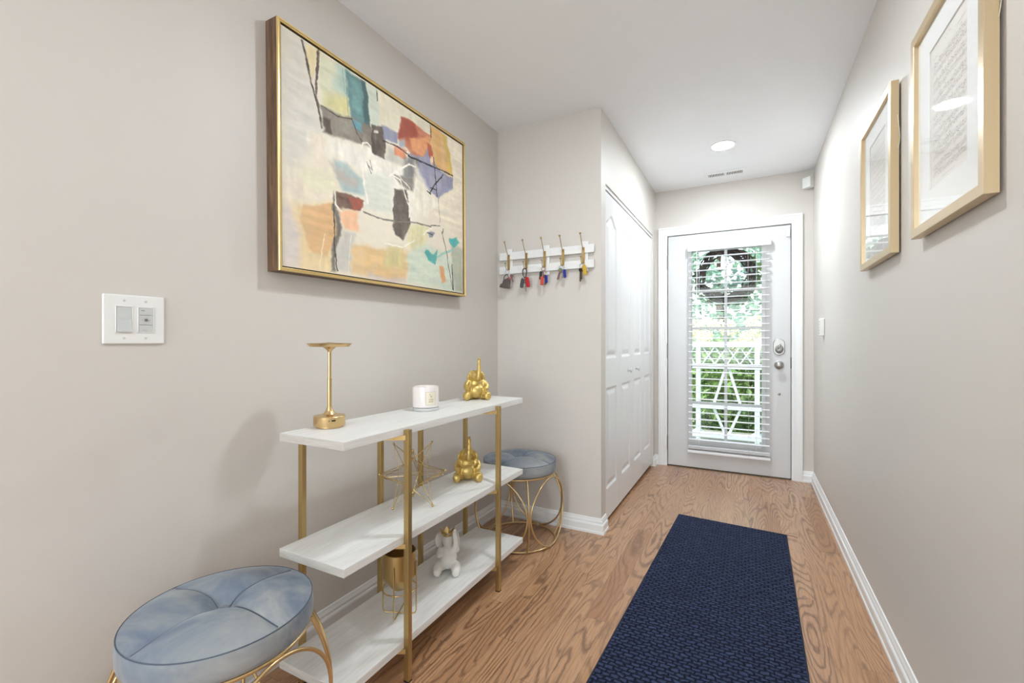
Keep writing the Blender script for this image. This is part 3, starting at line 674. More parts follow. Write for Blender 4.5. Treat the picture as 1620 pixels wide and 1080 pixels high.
# ------------------------------------------------------------------ sheet music pictures on the right wall
def music_picture(label, yc, seed, refl):
    zc = 1.682; w_, h_ = .231, .286
    p = thing('framed_sheet_music', label, 'picture', (XR-.006, yc, zc), group=None)
    pr = [(0, 0), (0, -.022), (.001, -.0235), (.025, -.0235), (.026, -.0225), (.026, -.006), (.02, 0)]
    mitred(w_, h_, [(a, x) for a, x in pr]).build('frame', 'champagne', p)
    MB().box(-.005, -.001, -w_+.022, w_-.022, -h_+.022, h_-.022).build('backing', 'cork', p)
    # mat with opening
    oy, oz0, oz1 = .117, -.178, .190
    mm = MB(); a, bz = w_-.022, h_-.022
    mm.box(-.012, -.009, -a, -oy, -bz, bz); mm.box(-.012, -.009, oy, a, -bz, bz); mm.box(-.012, -.009, -oy, oy, -bz, oz0); mm.box(-.012, -.009, -oy, oy, oz1, bz)
    mm.build('mat_board', 'mat', p)
    rg = random.Random(seed); mb = MB(); mb.box(-.0086, -.0078, -oy-.01, oy+.01, oz0-.01, oz1+.01)
    xf = -.0089
    def q(y0, z0, y1, z1, w): # thin stroke; reading direction runs towards -y
        d = Vector((0, y1-y0, z1-z0)); n_ = Vector((0, -d.z, d.y)).normalized()*w/2
        mb.add([(xf, y0-n_.y, z0-n_.z), (xf, y1-n_.y, z1-n_.z), (xf, y1+n_.y, z1+n_.z), (xf, y0+n_.y, z0+n_.z)], [(0, 1, 2, 3)], 1)
    def rd(x): return oy-.012-x*(2*oy-.024)      # 0..1 along the reading direction
    for k in range(5): q(rd(.40+k*.04), oz1-.018, rd(.425+k*.04), oz1-.018+(.006 if k % 2 else -.002), .0016)
    q(rd(.75), oz1-.03, rd(.98), oz1-.03, .0012); q(rd(.02), oz1-.032, rd(.15), oz1-.032, .0012)
    for s_ in range(7):
        z0 = oz1-.048-s_*.044
        for st in (0, -.019):
            for l in range(5): q(rd(0), z0+st-l*.0026, rd(1), z0+st-l*.0026, .0004)
            for bar in (0, .25, .5, .75, 1): q(rd(bar), z0+st, rd(bar), z0+st-.0104, .0005)
            x = .05; pv = None
            while x < .98:
                zz_ = z0+st-rg.random()*.011; y = rd(x); r = .0017
                mb.add([(xf, y+r*1.2*math.cos(k*PI/3), zz_+r*math.sin(k*PI/3)) for k in range(6)], [tuple(range(6))], 1)
                up = 1 if rg.random() < .7 else -1; q(y-r*up, zz_, y-r*up, zz_+.0085*up, .0006)
                if pv and rg.random() < .6 and pv[2] == up: q(pv[0], pv[1], y-r*up, zz_+.0085*up, .0014)
                pv = (y-r*up, zz_+.0085*up, up); x += .022+rg.random()*.035
    q(rd(.3), oz0+.012, rd(.7), oz0+.012, .0010)
    mb.build('music_sheet', ['paper', 'ink'], p)
    MB().box(-.0155, -.014, -a, a, -bz, bz).build('glass', 'picglass', p)
    mb = MB(); mb.tube(spline([(-.004, -w_-.0005, .17), (.001, -w_-.003, .10), (-.002, -w_-.001, .06)]), .0009, 6); mb.build('hanging_cord', 'label', p)
    return p
music_picture('champagne framed sheet music nearest the viewer on the right wall', 1.4725, 3, 1)
music_picture('champagne framed sheet music farther along the right wall, towards the door', 2.150, 8, 1)
# ------------------------------------------------------------------ console shelf
SX0, SX1, SY0, SY1 = -1.265, -.99, .886, 2.000
cs = thing('console_shelf', 'three-tier white wood console shelf with gold metal posts along the left wall', 'shelf', (0, 0, 0))
cs.location = (-1.127, 1.443, 0)
lx_ = lambda x: x+1.127
ly_ = lambda y: y-1.443
for zt_ in (.822, .471, .132):
    me_b = MB(); x0, x1, y0, y1, z0, z1 = lx_(SX0), lx_(SX1), ly_(SY0), ly_(SY1), zt_-.025, zt_
    me_b.box(x0, x1, y0, y1, z0, z1); me_b.m = [0, 0, 1, 0, 1, 0]
    me_b.build('shelf_board', ['shelf', 'shelf_end'], cs, bevel=.0012)
for y in (1.139, 1.735):
    p = MB().box(lx_(-.9895), lx_(-.9700), ly_(y)-.009, ly_(y)+.009, .004, .815).build('front_post', 'gold', cs, bevel=.001)
    MB().box(lx_(-.9895), lx_(-.9700), ly_(y)-.009, ly_(y)+.009, 0, .004).build('foot_pad', 'dark', p)
for y in (.974, 1.323, 1.566, 1.919):
    p = MB().box(lx_(-1.2850), lx_(-1.2655), ly_(y)-.008, ly_(y)+.008, .004, .80).build('back_post', 'gold', cs, bevel=.001)
    MB().box(lx_(-1.2850), lx_(-1.2655), ly_(y)-.008, ly_(y)+.008, 0, .004).build('foot_pad', 'dark', p)
for yf, ybs in ((1.139, (.974, 1.323)), (1.735, (1.566, 1.919))):
    for zt_ in (.822, .471, .132):
        mb = MB()
        for yb_ in ybs:
            a = Vector((lx_(-.985), ly_(yf))); c_ = Vector((lx_(-1.272), ly_(yb_))); d = (c_-a).normalized(); n_ = Vector((-d.y, d.x))*.009
            mb.prism([tuple(a-n_), tuple(c_-n_), tuple(c_+n_), tuple(a+n_)], zt_-.041, zt_-.0254, 'z')
        mb.build('v_bracket', 'gold', cs)

# ------------------------------------------------------------------ velvet stools
def make_stool(label, loc, rz):
    st = thing('velvet_stool', label, 'stool', loc, rz, group=None)
    R = .200; zb_, ze = .385, .446
    # tufted cushion: polar height field
    na, nr = 192, 64; vs = []; fs = []
    def top(r, a):
        q = r/R; k = min(abs(((a/(PI/2))+.5) % 1-.5)*(PI/2)*r, .2)
        dome = .033*(1-q**2.6)
        dim = .026*math.exp(-(r/.026)**2) + .016*math.exp(-(r/.065)**2)
        puff = -.011*math.exp(-(k/.024)**1.3)*(1-q**5)*min(1, r/.02) if r > 0 else 0
        seam = -.0028*math.exp(-(k/.0022)**2)*(1 if r > .012 else 0)
        return ze+dome-dim+puff+seam
    rs = [R*(i/nr)**.9 for i in range(1, nr+1)]
    for r in rs:
        for k in range(na): a = 2*PI*k/na; vs.append((r*math.cos(a), r*math.sin(a), top(r, a)))
    c0 = len(vs); vs.append((0, 0, top(0, 0)))
    side = [(.2022, ze-.004), (.2030, ze-.012), (.2045, ze-.030), (.2035, zb_+.012), (.200, zb_+.002), (.192, zb_)]
    n1 = len(vs)
    for r, z in side:
        for k in range(na): a = 2*PI*k/na; vs.append((r*math.cos(a), r*math.sin(a), z))
    for k in range(na): fs.append((c0, k, (k+1) % na))
    for i in range(nr-1):
        for k in range(na): fs.append((i*na+k, (i+1)*na+k, (i+1)*na+(k+1) % na, i*na+(k+1) % na))
    for k in range(na): fs.append(((nr-1)*na+k, n1+k, n1+(k+1) % na, (nr-1)*na+(k+1) % na))
    for i in range(len(side)-1):
        for k in range(na): fs.append((n1+i*na+k, n1+(i+1)*na+k, n1+(i+1)*na+(k+1) % na, n1+i*na+(k+1) % na))
    fs.append(tuple(n1+(len(side)-1)*na+k for k in reversed(range(na))))
    mb = MB().add(vs, fs); cu = mb.build('cushion', 'velvet', st, smooth=70)
    pp = MB(); pp.tube([(.2012*math.cos(2*PI*k/96), .2012*math.sin(2*PI*k/96), ze-.0002) for k in range(96)], .0013, 6, closed=True)
    pp.build('rim_piping', 'velvet_seam', cu, smooth=60)
    for q in range(4):
        a = q*PI/2; off = .0016
        pts = [(r*math.cos(a)-off*math.sin(a), r*math.sin(a)+off*math.cos(a), top(r, a)+.0012) for r in [.014+.0062*i for i in range(30)]]
        MB().tube(pts, .0014, 6).build('seam_piping', 'velvet_seam', cu, smooth=60)
    MB().ball((0, 0, top(0, 0)+.002), (.0145, .0145, .006), 20).build('button', 'velvet', cu, smooth=60)
    # wire base
    zt2 = .380
    def br(z): return .198+.050*(1-((z-.19)/.19)**2)
    rt = MB().tube([(.194*math.cos(2*PI*k/80), .194*math.sin(2*PI*k/80), zt2-.001) for k in range(80)], .0055, 10, closed=True)
    rt.build('top_ring', 'gold_tube', st, smooth=60)
    MB().tube([(.198*math.cos(2*PI*k/80), .198*math.sin(2*PI*k/80), .0075) for k in range(80)], .005, 10, closed=True).build('base_ring', 'gold_tube', st, smooth=60)
    for q in range(4):
        a0 = PI/4+q*PI/2
        MB().tube([(br(z)*math.cos(a0), br(z)*math.sin(a0), z) for z in [.008+i*(zt2-.010)/24 for i in range(25)]], .0048, 10).build('rib', 'gold_tube', st, smooth=60)
        pts = []
        for k in range(72):
            t_ = 2*PI*k/72; z = .193+.181*math.sin(t_); a = a0+PI/4+(PI/4-.035)*math.cos(t_); r = br(z)-.003*0; pts.append((r*math.cos(a), r*math.sin(a), z))
        MB().tube(pts, .0048, 10, closed=True).build('oval_hoop', 'gold_tube', st, smooth=60)
        ft = (.198*math.cos(a0+PI/4), .198*math.sin(a0+PI/4))
        MB().lathe([(.006, 0), (.007, .002), (.007, .012), (.005, .014)], (ft[0], ft[1], 0), 12).build('foot_glide', 'jarfoot', st, smooth=40)
    return st
make_stool('round blue-grey velvet stool on gold hoops nearest the viewer', (-1.150, .655, 0), math.radians(3))
make_stool('round blue-grey velvet stool on gold hoops in the corner behind the shelf', (-1.140, 2.262, 0), math.radians(-7))

# ------------------------------------------------------------------ rug
def quad_rug():
    rg = thing('runner_rug', 'navy blue basket-weave runner rug on the oak floor', 'rug', (-.13, 1.95, 0))
    P_ = [(-.452-.03, .85), (.158, .85), (.186, 2.978), (-.392, 3.022)]
    P_ = [(x+.13, y-1.95) for x, y in P_]
    n, m_ = 24, 80; vs = []; fs = []
    for j in range(m_+1):
        for i in range(n+1):
            u, v_ = i/n, j/m_
            x = (P_[0][0]*(1-u)+P_[1][0]*u)*(1-v_)+(P_[3][0]*(1-u)+P_[2][0]*u)*v_
            y = (P_[0][1]*(1-u)+P_[1][1]*u)*(1-v_)+(P_[3][1]*(1-u)+P_[2][1]*u)*v_
            vs.append((x, y, .0075))
    for j in range(m_):
        for i in range(n): fs.append((j*(n+1)+i, j*(n+1)+i+1, (j+1)*(n+1)+i+1, (j+1)*(n+1)+i))
    MB().add(vs, fs).build('woven_field', 'rug', rg)
    e = []
    for k in range(4):
        a, b_ = Vector(P_[k]), Vector(P_[(k+1) % 4])
        for j in range(30):
            q = a.lerp(b_, j/30); e.append((q.x, q.y, .0045))
    MB().tube(e, .0042, 6, closed=True).build('bound_edge', 'rugedge', rg, smooth=60)
    for q in ([(.186+.13, 2.978-1.95, .006), (.205+.13, 2.975-1.95, .008), (.222+.13, 2.985-1.95, .004), (.24+.13, 2.968-1.95, .005)], [(-.18, 3.008-1.95, .006), (-.175, 3.02-1.95, .008), (-.165, 3.012-1.95, .004)]):
        MB().tube(spline(q), .0016, 5).build('loose_thread', 'brown', rg)
quad_rug()

# ------------------------------------------------------------------ things on the shelf
c = thing('table_lamp', 'slim brushed-brass cordless lamp with flat disc top at the left end of the top shelf', 'lamp', (-1.212, 1.027, .822))
MB().lathe([(.040, 0), (.0415, .001), (.0415, .005), (.0485, .0065), (.049, .008), (.049, .036), (.0475, .038), (.022, .042), (.014, .050), (.0095, .060), (.0070, .068)], (0, 0, 0), 64).build('base', 'brass_lamp', c, smooth=35)
MB().lathe([(.0068, .060), (.0068, .156)], (0, 0, 0), 32).build('lower_stem', 'brass_lamp', c, smooth=35)
MB().lathe([(.0073, .153), (.0073, .157), (.0058, .158), (.0056, .252)], (0, 0, 0), 32).build('upper_stem', 'brass_lamp', c, smooth=35)
MB().lathe([(.0058, .244), (.008, .249), (.016, .256), (.021, .260), (.060, .261), (.068, .2695), (.069, .2715), (.067, .2725), (.020, .2735), (.001, .276)], (0, 0, 0), 64).build('disc_shade', 'brass_lamp', c, smooth=35)
cm_ = math.atan2(-1.027, 1.212)      # towards the viewer
pm = Rz(cm_+.25)
mb = MB(); mb.box(.047, .0496, -.006, .006, .024, .0285, mat=pm); mb.box(.047, .0496, -.0145, -.0125, .0245, .0265, mat=pm)
mb.build('charging_port', 'dark', c)

c = thing('candle_jar', 'white scented candle in a milky glass jar with gold-print label on the top shelf', 'candle', (-1.165, 1.463, .822))
MB().lathe([(.048, 0), (.0525, .001), (.053, .010), (.0525, .0125), (.048, .0135)], (0, 0, 0), 64).build('glass_foot', 'jarfoot', c, smooth=35)
MB().lathe([(.045, .0135), (.0525, .0150), (.053, .020), (.053, .094), (.0525, .096), (.0510, .096), (.0500, .094), (.0500, .070), (.001, .070)], (0, 0, 0), 64).build('jar', 'jar', c, smooth=35)
MB().lathe([(.0495, .0701), (.0495, .073), (.001, .0735)], (0, 0, 0), 48).build('wax', 'wax', c, smooth=35)
mb = MB(); mb.tube([(.0, 0, .073), (.001, 0, .082)], .001, 6); mb.build('wick', 'dark', c)
def curved(r, a0, a1, z0, z1, mb=None, n=14, mi=0):
    mb = mb or MB(); vs = []
    for i in range(n+1):
        a = a0+(a1-a0)*i/n; vs += [(r*math.cos(a), r*math.sin(a), z0), (r*math.cos(a), r*math.sin(a), z1)]
    return mb.add(vs, [(2*i, 2*i+2, 2*i+3, 2*i+1) for i in range(n)], mi)
A0, A1 = math.radians(-52), math.radians(-6); lb = MB()
curved(.0533, A0, A1, .026, .077, lb); r = .0535
for z0, z1 in ((.026, .0267), (.0763, .077)): curved(r, A0, A1, z0, z1, lb, mi=1)
for a in (A0, A1-.014): curved(r, a, a+.014, .026, .077, lb, 2, mi=1)
rg = random.Random(5); ac = (A0+A1)/2
def stroke(a, z, da, dz, w_=.0011):
    n_ = Vector((dz, -da*r)).normalized()*w_/2; P4 = [(a+n_.x/r, z+n_.y), (a+da+n_.x/r, z+dz+n_.y), (a+da-n_.x/r, z+dz-n_.y), (a-n_.x/r, z-n_.y)]
    lb.add([((r+.0001)*math.cos(p), (r+.0001)*math.sin(p), q) for p, q in P4], [(0, 1, 2, 3)], 1)
for k in range(7): stroke(ac-.09+k*.02, .066-.0016*k, .07*math.cos(k*1.3), .006*math.sin(k*1.3)+.001, .0014)
stroke(ac+.02, .052, .06, .012, .001)
for row_, zz_ in enumerate((.0445, .036)):
    for k in range(4):
        a = ac-.16+k*.095; stroke(a, zz_, .03, .006); stroke(a+.03, zz_+.006, .03, -.006)
        if (k+row_) % 2: stroke(a+.008, zz_+.002, .042, 0)
lb.build('label', ['label', 'labelink'], c, smooth=60)

def remeshed(mb, name, mat, parent, vox=.0024, sm=3):
    o = mb.build(name, mat, parent, smooth=180)
    r_ = o.modifiers.new('remesh', 'REMESH'); r_.mode = 'VOXEL'; r_.voxel_size = vox; r_.use_smooth_shade = True
    s_ = o.modifiers.new('smooth', 'SMOOTH'); s_.factor = .5; s_.iterations = sm; return o
def R3(x=0, y=0, z=0): return Euler((x, y, z)).to_matrix().to_4x4()
def gold_elephant(label, loc, rz, trunk_dx, ear=1.0):
    c = thing('elephant_figurine', label, 'figurine', loc, rz)
    mb = MB()
    mb.ball((0, .004, .046), (.046, .038, .047), 24); mb.ball((0, -.008, .040), (.041, .036, .037), 24); mb.ball((0, .002, .078), (.034, .029, .026), 20)
    mb.ball((0, .000, .112), (.029, .027, .027), 20); mb.ball((0, -.010, .103), (.024, .023, .020), 20)
    mb.ball((-.012, .002, .128), (.016, .018, .012), 14); mb.ball((.012, .002, .128), (.016, .018, .012), 14)
    mb.tube(spline([(0, -.014, .104), (trunk_dx*.5, -.036, .102), (trunk_dx*.8, -.045, .116), (trunk_dx, -.042, .145), (trunk_dx, -.036, .170), (trunk_dx*1.1, -.034, .188), (trunk_dx*1.1, -.038, .200)], 6), [.0135]*6+[.0125]*6+[.0112]*6+[.0095]*6+[.0078]*6+[.0068]*6+[.0062], 14)
    for s_ in (-1, 1):
        mb.ball((s_*.031, .004, .106), (.009, .024*ear, .027), 18, R3(y=s_*-.22, z=s_*.55)); mb.ball((s_*.035, .002, .090), (.008, .015*ear, .017), 16, R3(y=s_*-.1, z=s_*.55))
        mb.tube(spline([(s_*.030, .002, .086), (s_*.046, -.008, .070), (s_*.047, -.026, .054), (s_*.034, -.038, .052)], 5), [.0145]*5+[.014]*5+[.0125]*5+[.0115], 12)
        mb.tube(spline([(s_*.026, -.004, .020), (s_*.044, -.022, .023), (s_*.049, -.046, .020)], 5), [.023]*5+[.020]*5+[.0175], 14)
        mb.ball((s_*.050, -.053, .0195), (.0175, .011, .0195), 16, R3(z=s_*.25))
        mb.tube([(s_*.010, -.024, .098), (s_*.015, -.038, .093), (s_*.015, -.046, .100)], [.0048, .0042, .003], 8)
    remeshed(mb, 'body', 'gold_paint', c)
    for s_ in (-1, 1):
        mb = MB().ball((s_*.0165, -.0235, .117), (.0032, .0025, .0032), 10); mb.build('eye', 'gold_bright', c, smooth=60)
    return c
e1 = gold_elephant('gold elephant figurine sitting with raised trunk at the right end of the top shelf', (-1.170, 1.852, .822), math.radians(40), .010, .8)
e1.scale = (1.0, 1.0, 1.0)
gold_elephant('gold elephant figurine sitting with raised trunk at the right end of the middle shelf', (-1.140, 1.735, .471), math.radians(34), .006, 1.1)

# white elephant with a gold crown
c = thing('elephant_figurine', 'white ceramic elephant figurine wearing a small gold crown on the bottom shelf', 'figurine', (-1.130, 1.570, .132), math.radians(28))
mb = MB()
mb.ball((0, .002, .058), (.036, .034, .052), 24); mb.ball((0, -.010, .046), (.031, .031, .036), 24)
mb.ball((0, -.002, .126), (.025, .026, .027), 20); mb.ball((.004, -.014, .116), (.019, .018, .017), 16)
mb.tube(spline([(.006, -.018, .116), (.020, -.040, .104), (.034, -.046, .112), (.036, -.040, .132), (.031, -.030, .158), (.030, -.030, .174), (.034, -.036, .180)], 6), [.0125]*6+[.0125]*6+[.0118]*6+[.0105]*6+[.009]*6+[.008]*6+[.0072], 14)
for s_ in (-1, 1):
    mb.ball((s_*.038, .006, .126), (.008, .024, .034), 18, R3(y=s_*-.10, z=s_*(.9 if s_ < 0 else .4)))
    mb.tube(spline([(s_*.026, -.002, .094), (s_*.036, -.016, .082), (s_*.032, -.034, .074)] if s_ < 0 else [(.026, -.002, .094), (.036, -.016, .092), (.040, -.032, .104)], 5), [.0125]*5+[.0115]*5+[.0105], 12)
    mb.tube(spline([(s_*.020, 0, .022), (s_*.036, -.026, .026), (s_*.038, -.054, .019)], 5), [.022]*5+[.019]*5+[.0155], 14)
    mb.ball((s_*.039, -.060, .0175), (.0165, .011, .0175), 16, R3(z=s_*.3))
remeshed(mb, 'body', 'ceramic', c)
cr = MB(); n = 40; vs = []; fs = []
for k in range(n):
    a = 2*PI*k/n; ph = (k % 8)/8; h_ = .009+.016*(1-abs(ph-.5)*2)**1.2; r0 = .0175; r1 = .0175+.42*h_
    vs += [(r0*math.cos(a), r0*math.sin(a), 0), (r1*math.cos(a), r1*math.sin(a), h_), ((r0-.0018)*math.cos(a), (r0-.0018)*math.sin(a), 0), ((r1-.0018)*math.cos(a), (r1-.0018)*math.sin(a), h_)]
for k in range(n):
    a, b_ = 4*k, 4*((k+1) % n); fs += [(a, b_, b_+1, a+1), (a+2, a+3, b_+3, b_+2), (a+1, b_+1, b_+3, a+3), (a, a+2, b_+2, b_)]
cr.add(vs, fs)
for k in range(5):
    a = 2*PI*(k*8+4)/n; cr.ball((.0275*math.cos(a), .0275*math.sin(a), .0255), .0024, 10)
ck = cr.build('crown', 'gold_bright', c, smooth=40, loc=(-.002, -.002, .148)); ck.scale = (1.15, 1.15, 1.05)

# gold planter on wire stand
c = thing('metal_planter', 'empty brushed-gold planter pot on a thin wire stand on the bottom shelf', 'planter', (-1.103, 1.238, .132), math.radians(8))
MB().lathe([(.001, .088), (.018, .0885), (.027, .094), (.056, .136), (.0575, .142), (.0575, .224), (.056, .2255), (.0545, .224), (.0545, .142), (.026, .098), (.001, .093)], (0, 0, 0), 64).build('pot', 'gold', c, smooth=35)
for q in range(2):
    a = PI/4*0+q*PI/2+math.radians(15); d = Vector((math.cos(a), math.sin(a), 0)); R_ = .0605; z0 = .0028 + q*.004
    pts = [d*R_+Vector((0, 0, .19)), d*R_+Vector((0, 0, z0+.012)), d*(R_-.004)+Vector((0, 0, z0+.003)), d*(R_-.012)+Vector((0, 0, z0)), d*-(R_-.012)+Vector((0, 0, z0)), d*-(R_-.004)+Vector((0, 0, z0+.003)), d*-R_+Vector((0, 0, z0+.012)), d*-R_+Vector((0, 0, .19))]
    MB().tube(pts, .0024, 8).build('wire_leg', 'gold_bright', c, smooth=60)
MB().tube([(.0585*math.cos(2*PI*k/60), .0585*math.sin(2*PI*k/60), .092) for k in range(60)], .0022, 8, closed=True).build('support_ring', 'gold_bright', c, smooth=60)

# wire star
c = thing('wire_star', 'spiky gold wire star ornament with ball tips on the middle shelf', 'ornament', (-1.150, 1.366, .471))
ph = (1+5**.5)/2; ic = []
for a in (-1, 1):
    for b_ in (-ph, ph): ic += [Vector((0, a, b_)), Vector((a, b_, 0)), Vector((b_, 0, a))]
Rt = .140; ic = [v_.normalized()*Rt for v_ in ic]
# two-fold axis towards the viewer, then tipped to rest on three tips
# long axis of silhouette: y across, z up, x towards viewer
face = [Vector((0, -1, -ph)), Vector((0, 1, -ph)), Vector((-ph, 0, -1))]; nf = sum(face, Vector()).normalized()
tilt = nf.rotation_difference(Vector((0, 0, -1))).to_matrix()
va = math.atan2(-1.366, 1.150)
ic = [Matrix.Rotation(va, 3, 'Z') @ (tilt @ v_) for v_ in ic]; lo = min(v_.z for v_ in ic); up_ = -lo+.0055
ic = [v_+Vector((0, 0, up_)) for v_ in ic]; cen = Vector((0, 0, up_)); L0 = Rt*1.0515
fac = []
for i in range(12):
    for j in range(i+1, 12):
        for k in range(j+1, 12):
            if all(abs((ic[a]-ic[b_]).length-L0) < .01 for a, b_ in ((i, j), (j, k), (i, k))): fac.append((i, j, k))
inner = [cen+((ic[i]+ic[j]+ic[k])/3-cen).normalized()*Rt*.42 for i, j, k in fac]
rods = MB()
for f_, q in zip(fac, inner):
    for i in f_: rods.tube([ic[i], q], .0011, 6)
for i in range(len(fac)):
    for j in range(i+1, len(fac)):
        if len(set(fac[i]) & set(fac[j])) == 2: rods.tube([inner[i], inner[j]], .0010, 6)
rods.build('wire_frame', 'gold_bright', c, smooth=60)
for v_ in ic: MB().ball(v_, .0052, 14).build('ball_tip', 'gold_bright', c, smooth=60)

# ------------------------------------------------------------------ key rack and keys
c = thing('key_rack', 'white slatted wooden key rack with five brass hooks on the short wall', 'rack', (0, YR, 0))
for z0, z1 in ((1.612, 1.660), (1.525, 1.572)):
    MB().box(-1.405, -.785, -.0215, -.0125, z0, z1).build('rail', 'trim', c, bevel=.0015)
for x0, x1 in ((-1.357, -1.317), (-1.105, -1.066), (-.862, -.823)):
    MB().box(x0, x1, -.0125, -.001, 1.503, 1.682).build('upright', 'trim', c, bevel=.0015)
HX = [-1.338, -1.2144, -1.0915, -.9735, -.8487]
for x in HX:
    hk = MB().box(x-.0085, x+.0085, -.0245, -.0215, 1.548, 1.645).build('hook', 'gold', c, bevel=.0008)
    mb = MB(); mb.tube(spline([(x, -.025, 1.628), (x, -.036, 1.640), (x, -.052, 1.665), (x, -.066, 1.690), (x, -.077, 1.712)], 5), .0022, 8); mb.ball((x, -.078, 1.714), .0065, 14)
    mb.build('upper_prong', 'gold', hk, smooth=60)
    mb = MB(); mb.tube(spline([(x, -.025, 1.575), (x, -.028, 1.556), (x, -.042, 1.545), (x, -.060, 1.556), (x, -.066, 1.580)], 5), .0022, 8); mb.ball((x, -.067, 1.584), .0058, 14)
    mb.build('lower_prong', 'gold', hk, smooth=60)
    for z in (1.637, 1.560): MB().ball((x, -.0248, z), (.003, .0012, .003), 10).build('screw', 'iron_grey', hk, smooth=60)
def ring(mb, cx, cy, cz, r, th=.0014, rot=0):
    pts = []
    for k in range(28):
        a = 2*PI*k/28; p = Vector((r*math.cos(a), 0, r*math.sin(a))); p = Matrix.Rotation(rot, 3, 'Z') @ p; pts.append(Vector((cx, cy, cz))+p)
    return mb.tube(pts, th, 6, closed=True)
def key_shape(mb, x, y, z, L, rot, sw=0.):
    """flat key hanging down from (x,y,z)"""
    m_ = Matrix.Translation((x, y, z)) @ Matrix.Rotation(sw, 4, 'Y') @ Rz(rot)
    t = .001
    mb.lathe([(.0105, -t), (.0105, t)], (0, 0, 0), 20, mat=m_ @ Matrix.Translation((0, 0, -.011)) @ Matrix.Rotation(PI/2, 4, 'X'))
    mb.box(-.0035, .0035, -t, t, -L, -.018, mat=m_)
    for k in range(3): mb.box(.0035, .0055-k*.0006, -t, t, -L+.004+k*.007, -L+.008+k*.007, mat=m_)
def fob(x, y, z, w_, h_, d_, rot=0, sw=0, rounded=True):
    m_ = Matrix.Translation((x, y, z)) @ Matrix.Rotation(sw, 4, 'Y') @ Rz(rot)
    mb = MB(); cap = capsule(0, -h_/2, w_/2, max(h_/2, w_/2+.0005), 8) if rounded else [(-w_/2, -h_), (w_/2, -h_), (w_/2, 0), (-w_/2, 0)]
    mb.prism(cap, -d_/2, d_/2, 'y'); mb.v = [tuple(m_ @ Vector(p)) for p in mb.v]; return mb
YK = -.044   # where the lower prongs carry the rings, measured from the wall
def bunch(i, label):
    return thing('key_bunch', label, 'keys', (HX[i], YR+YK, 1.5445))
b1 = bunch(0, 'keys with a grey leather pouch and red tag on the leftmost hook')
ring(MB(), 0, 0, -.012, .0145).build('key_ring', 'steel', b1, smooth=60)
mb = MB(); mb.tube(spline([(0, 0, -.024), (-.016, -.006, -.040), (-.014, -.010, -.066), (.002, -.009, -.066), (.012, -.006, -.044), (0, 0, -.024)], 6), .0022, 8); mb.build('cord', 'black', b1, smooth=60)
mb = MB(); mb.prism([(-.020, -.060), (.012, -.050), (.026, -.062), (.022, -.118), (-.018, -.112), (-.048, -.104), (-.040, -.086), (-.026, -.080)], -.018, -.004, 'y'); mb.build('leather_pouch', 'leather', b1, bevel=.004)
fob(.020, -.004, -.044, .014, .040, .004, .3, .25).build('red_tag', 'red', b1, bevel=.001)
mb = MB(); key_shape(mb, .026, .004, -.026, .052, .5, -.25); mb.build('key', 'maroon', b1); mb = MB(); key_shape(mb, .016, .006, -.03, .07, .2, -.1); mb.build('key', 'steel', b1)
b2 = bunch(1, 'keys with a black strap loop and red oval fob on the second hook')
mb = MB(); mb.tube(spline([(0, 0, .002), (-.012, 0, -.004), (-.012, -.002, -.030), (.004, -.003, -.058), (.012, -.002, -.030), (.010, 0, -.004)], 6, True), .0034, 8, closed=True); mb.build('strap_loop', 'black', b2, smooth=60)
ring(MB(), .003, -.002, -.052, .011, .0014, .5).build('key_ring', 'steel', b2, smooth=60)
fob(-.010, -.004, -.056, .022, .062, .010, .4, .18).build('black_fob', 'black', b2, bevel=.003)
fob(.014, -.006, -.050, .027, .068, .012, -.2, -.22).build('red_fob', 'red', b2, bevel=.004)
mb = MB(); key_shape(mb, .004, .008, -.074, .064, .9, 0); mb.build('key', 'steel', b2); fob(-.006, .004, -.076, .009, .03, .003, .5, .1).build('white_tag', 'plastic', b2)
b3 = bunch(2, 'keys with copper ring, orange-red tag and blue tag on the middle hook')
ring(MB(), 0, 0, -.010, .0125, .002).build('key_ring', 'copper', b3, smooth=60); ring(MB(), .006, 0, -.034, .012, .0014, .8).build('key_ring', 'copper', b3, smooth=60); ring(MB(), -.002, -.002, -.040, .010, .0012, -.5).build('key_ring', 'copper', b3, smooth=60)
fob(-.014, -.002, -.022, .016, .052, .009, .5, .1).build('black_fob', 'black', b3, bevel=.003)
fob(-.004, -.008, -.056, .020, .052, .005, .1, .04, False).build('red_tag', 'redorange', b3, bevel=.002)
fob(.020, -.004, -.048, .017, .050, .005, -.2, -.06).build('blue_tag', 'blue', b3, bevel=.0012)
mb = MB(); key_shape(mb, .006, .010, -.044, .060, .7, -.05); mb.build('key', 'maroon', b3)
b4 = bunch(3, 'keys with a green ring cover, dark red key and blue fob on the fourth hook')
ring(MB(), 0, 0, -.012, .0145).build('key_ring', 'steel', b4, smooth=60)
fob(-.008, -.002, -.020, .026, .012, .008, .2, 0).build('green_cover', 'green', b4, bevel=.002)
fob(-.006, -.004, -.026, .012, .058, .006, .3, .32).build('dark_red_key', 'maroon', b4, bevel=.002)
fob(.017, -.002, -.022, .017, .052, .006, -.1, -.08).build('blue_fob', 'blue', b4, bevel=.0015); mb = MB(); key_shape(mb, .006, .008, -.022, .050, .9, .1); mb.build('key', 'steel', b4)
b5 = bunch(4, 'dark brown keys with a yellow fob on the rightmost hook')
ring(MB(), 0, 0, -.012, .0145).build('key_ring', 'steel', b5, smooth=60)
for dx, L_, r_ in ((-.010, .078, .9), (-.002, .066, 1.1)):
    mb = MB(); key_shape(mb, dx, 0, -.022, L_, r_, .02); mb.build('key', 'brown', b5)
fob(.012, -.006, -.006, .024, .062, .008, 0, -.18).build('yellow_fob', 'yellow', b5, bevel=.003)
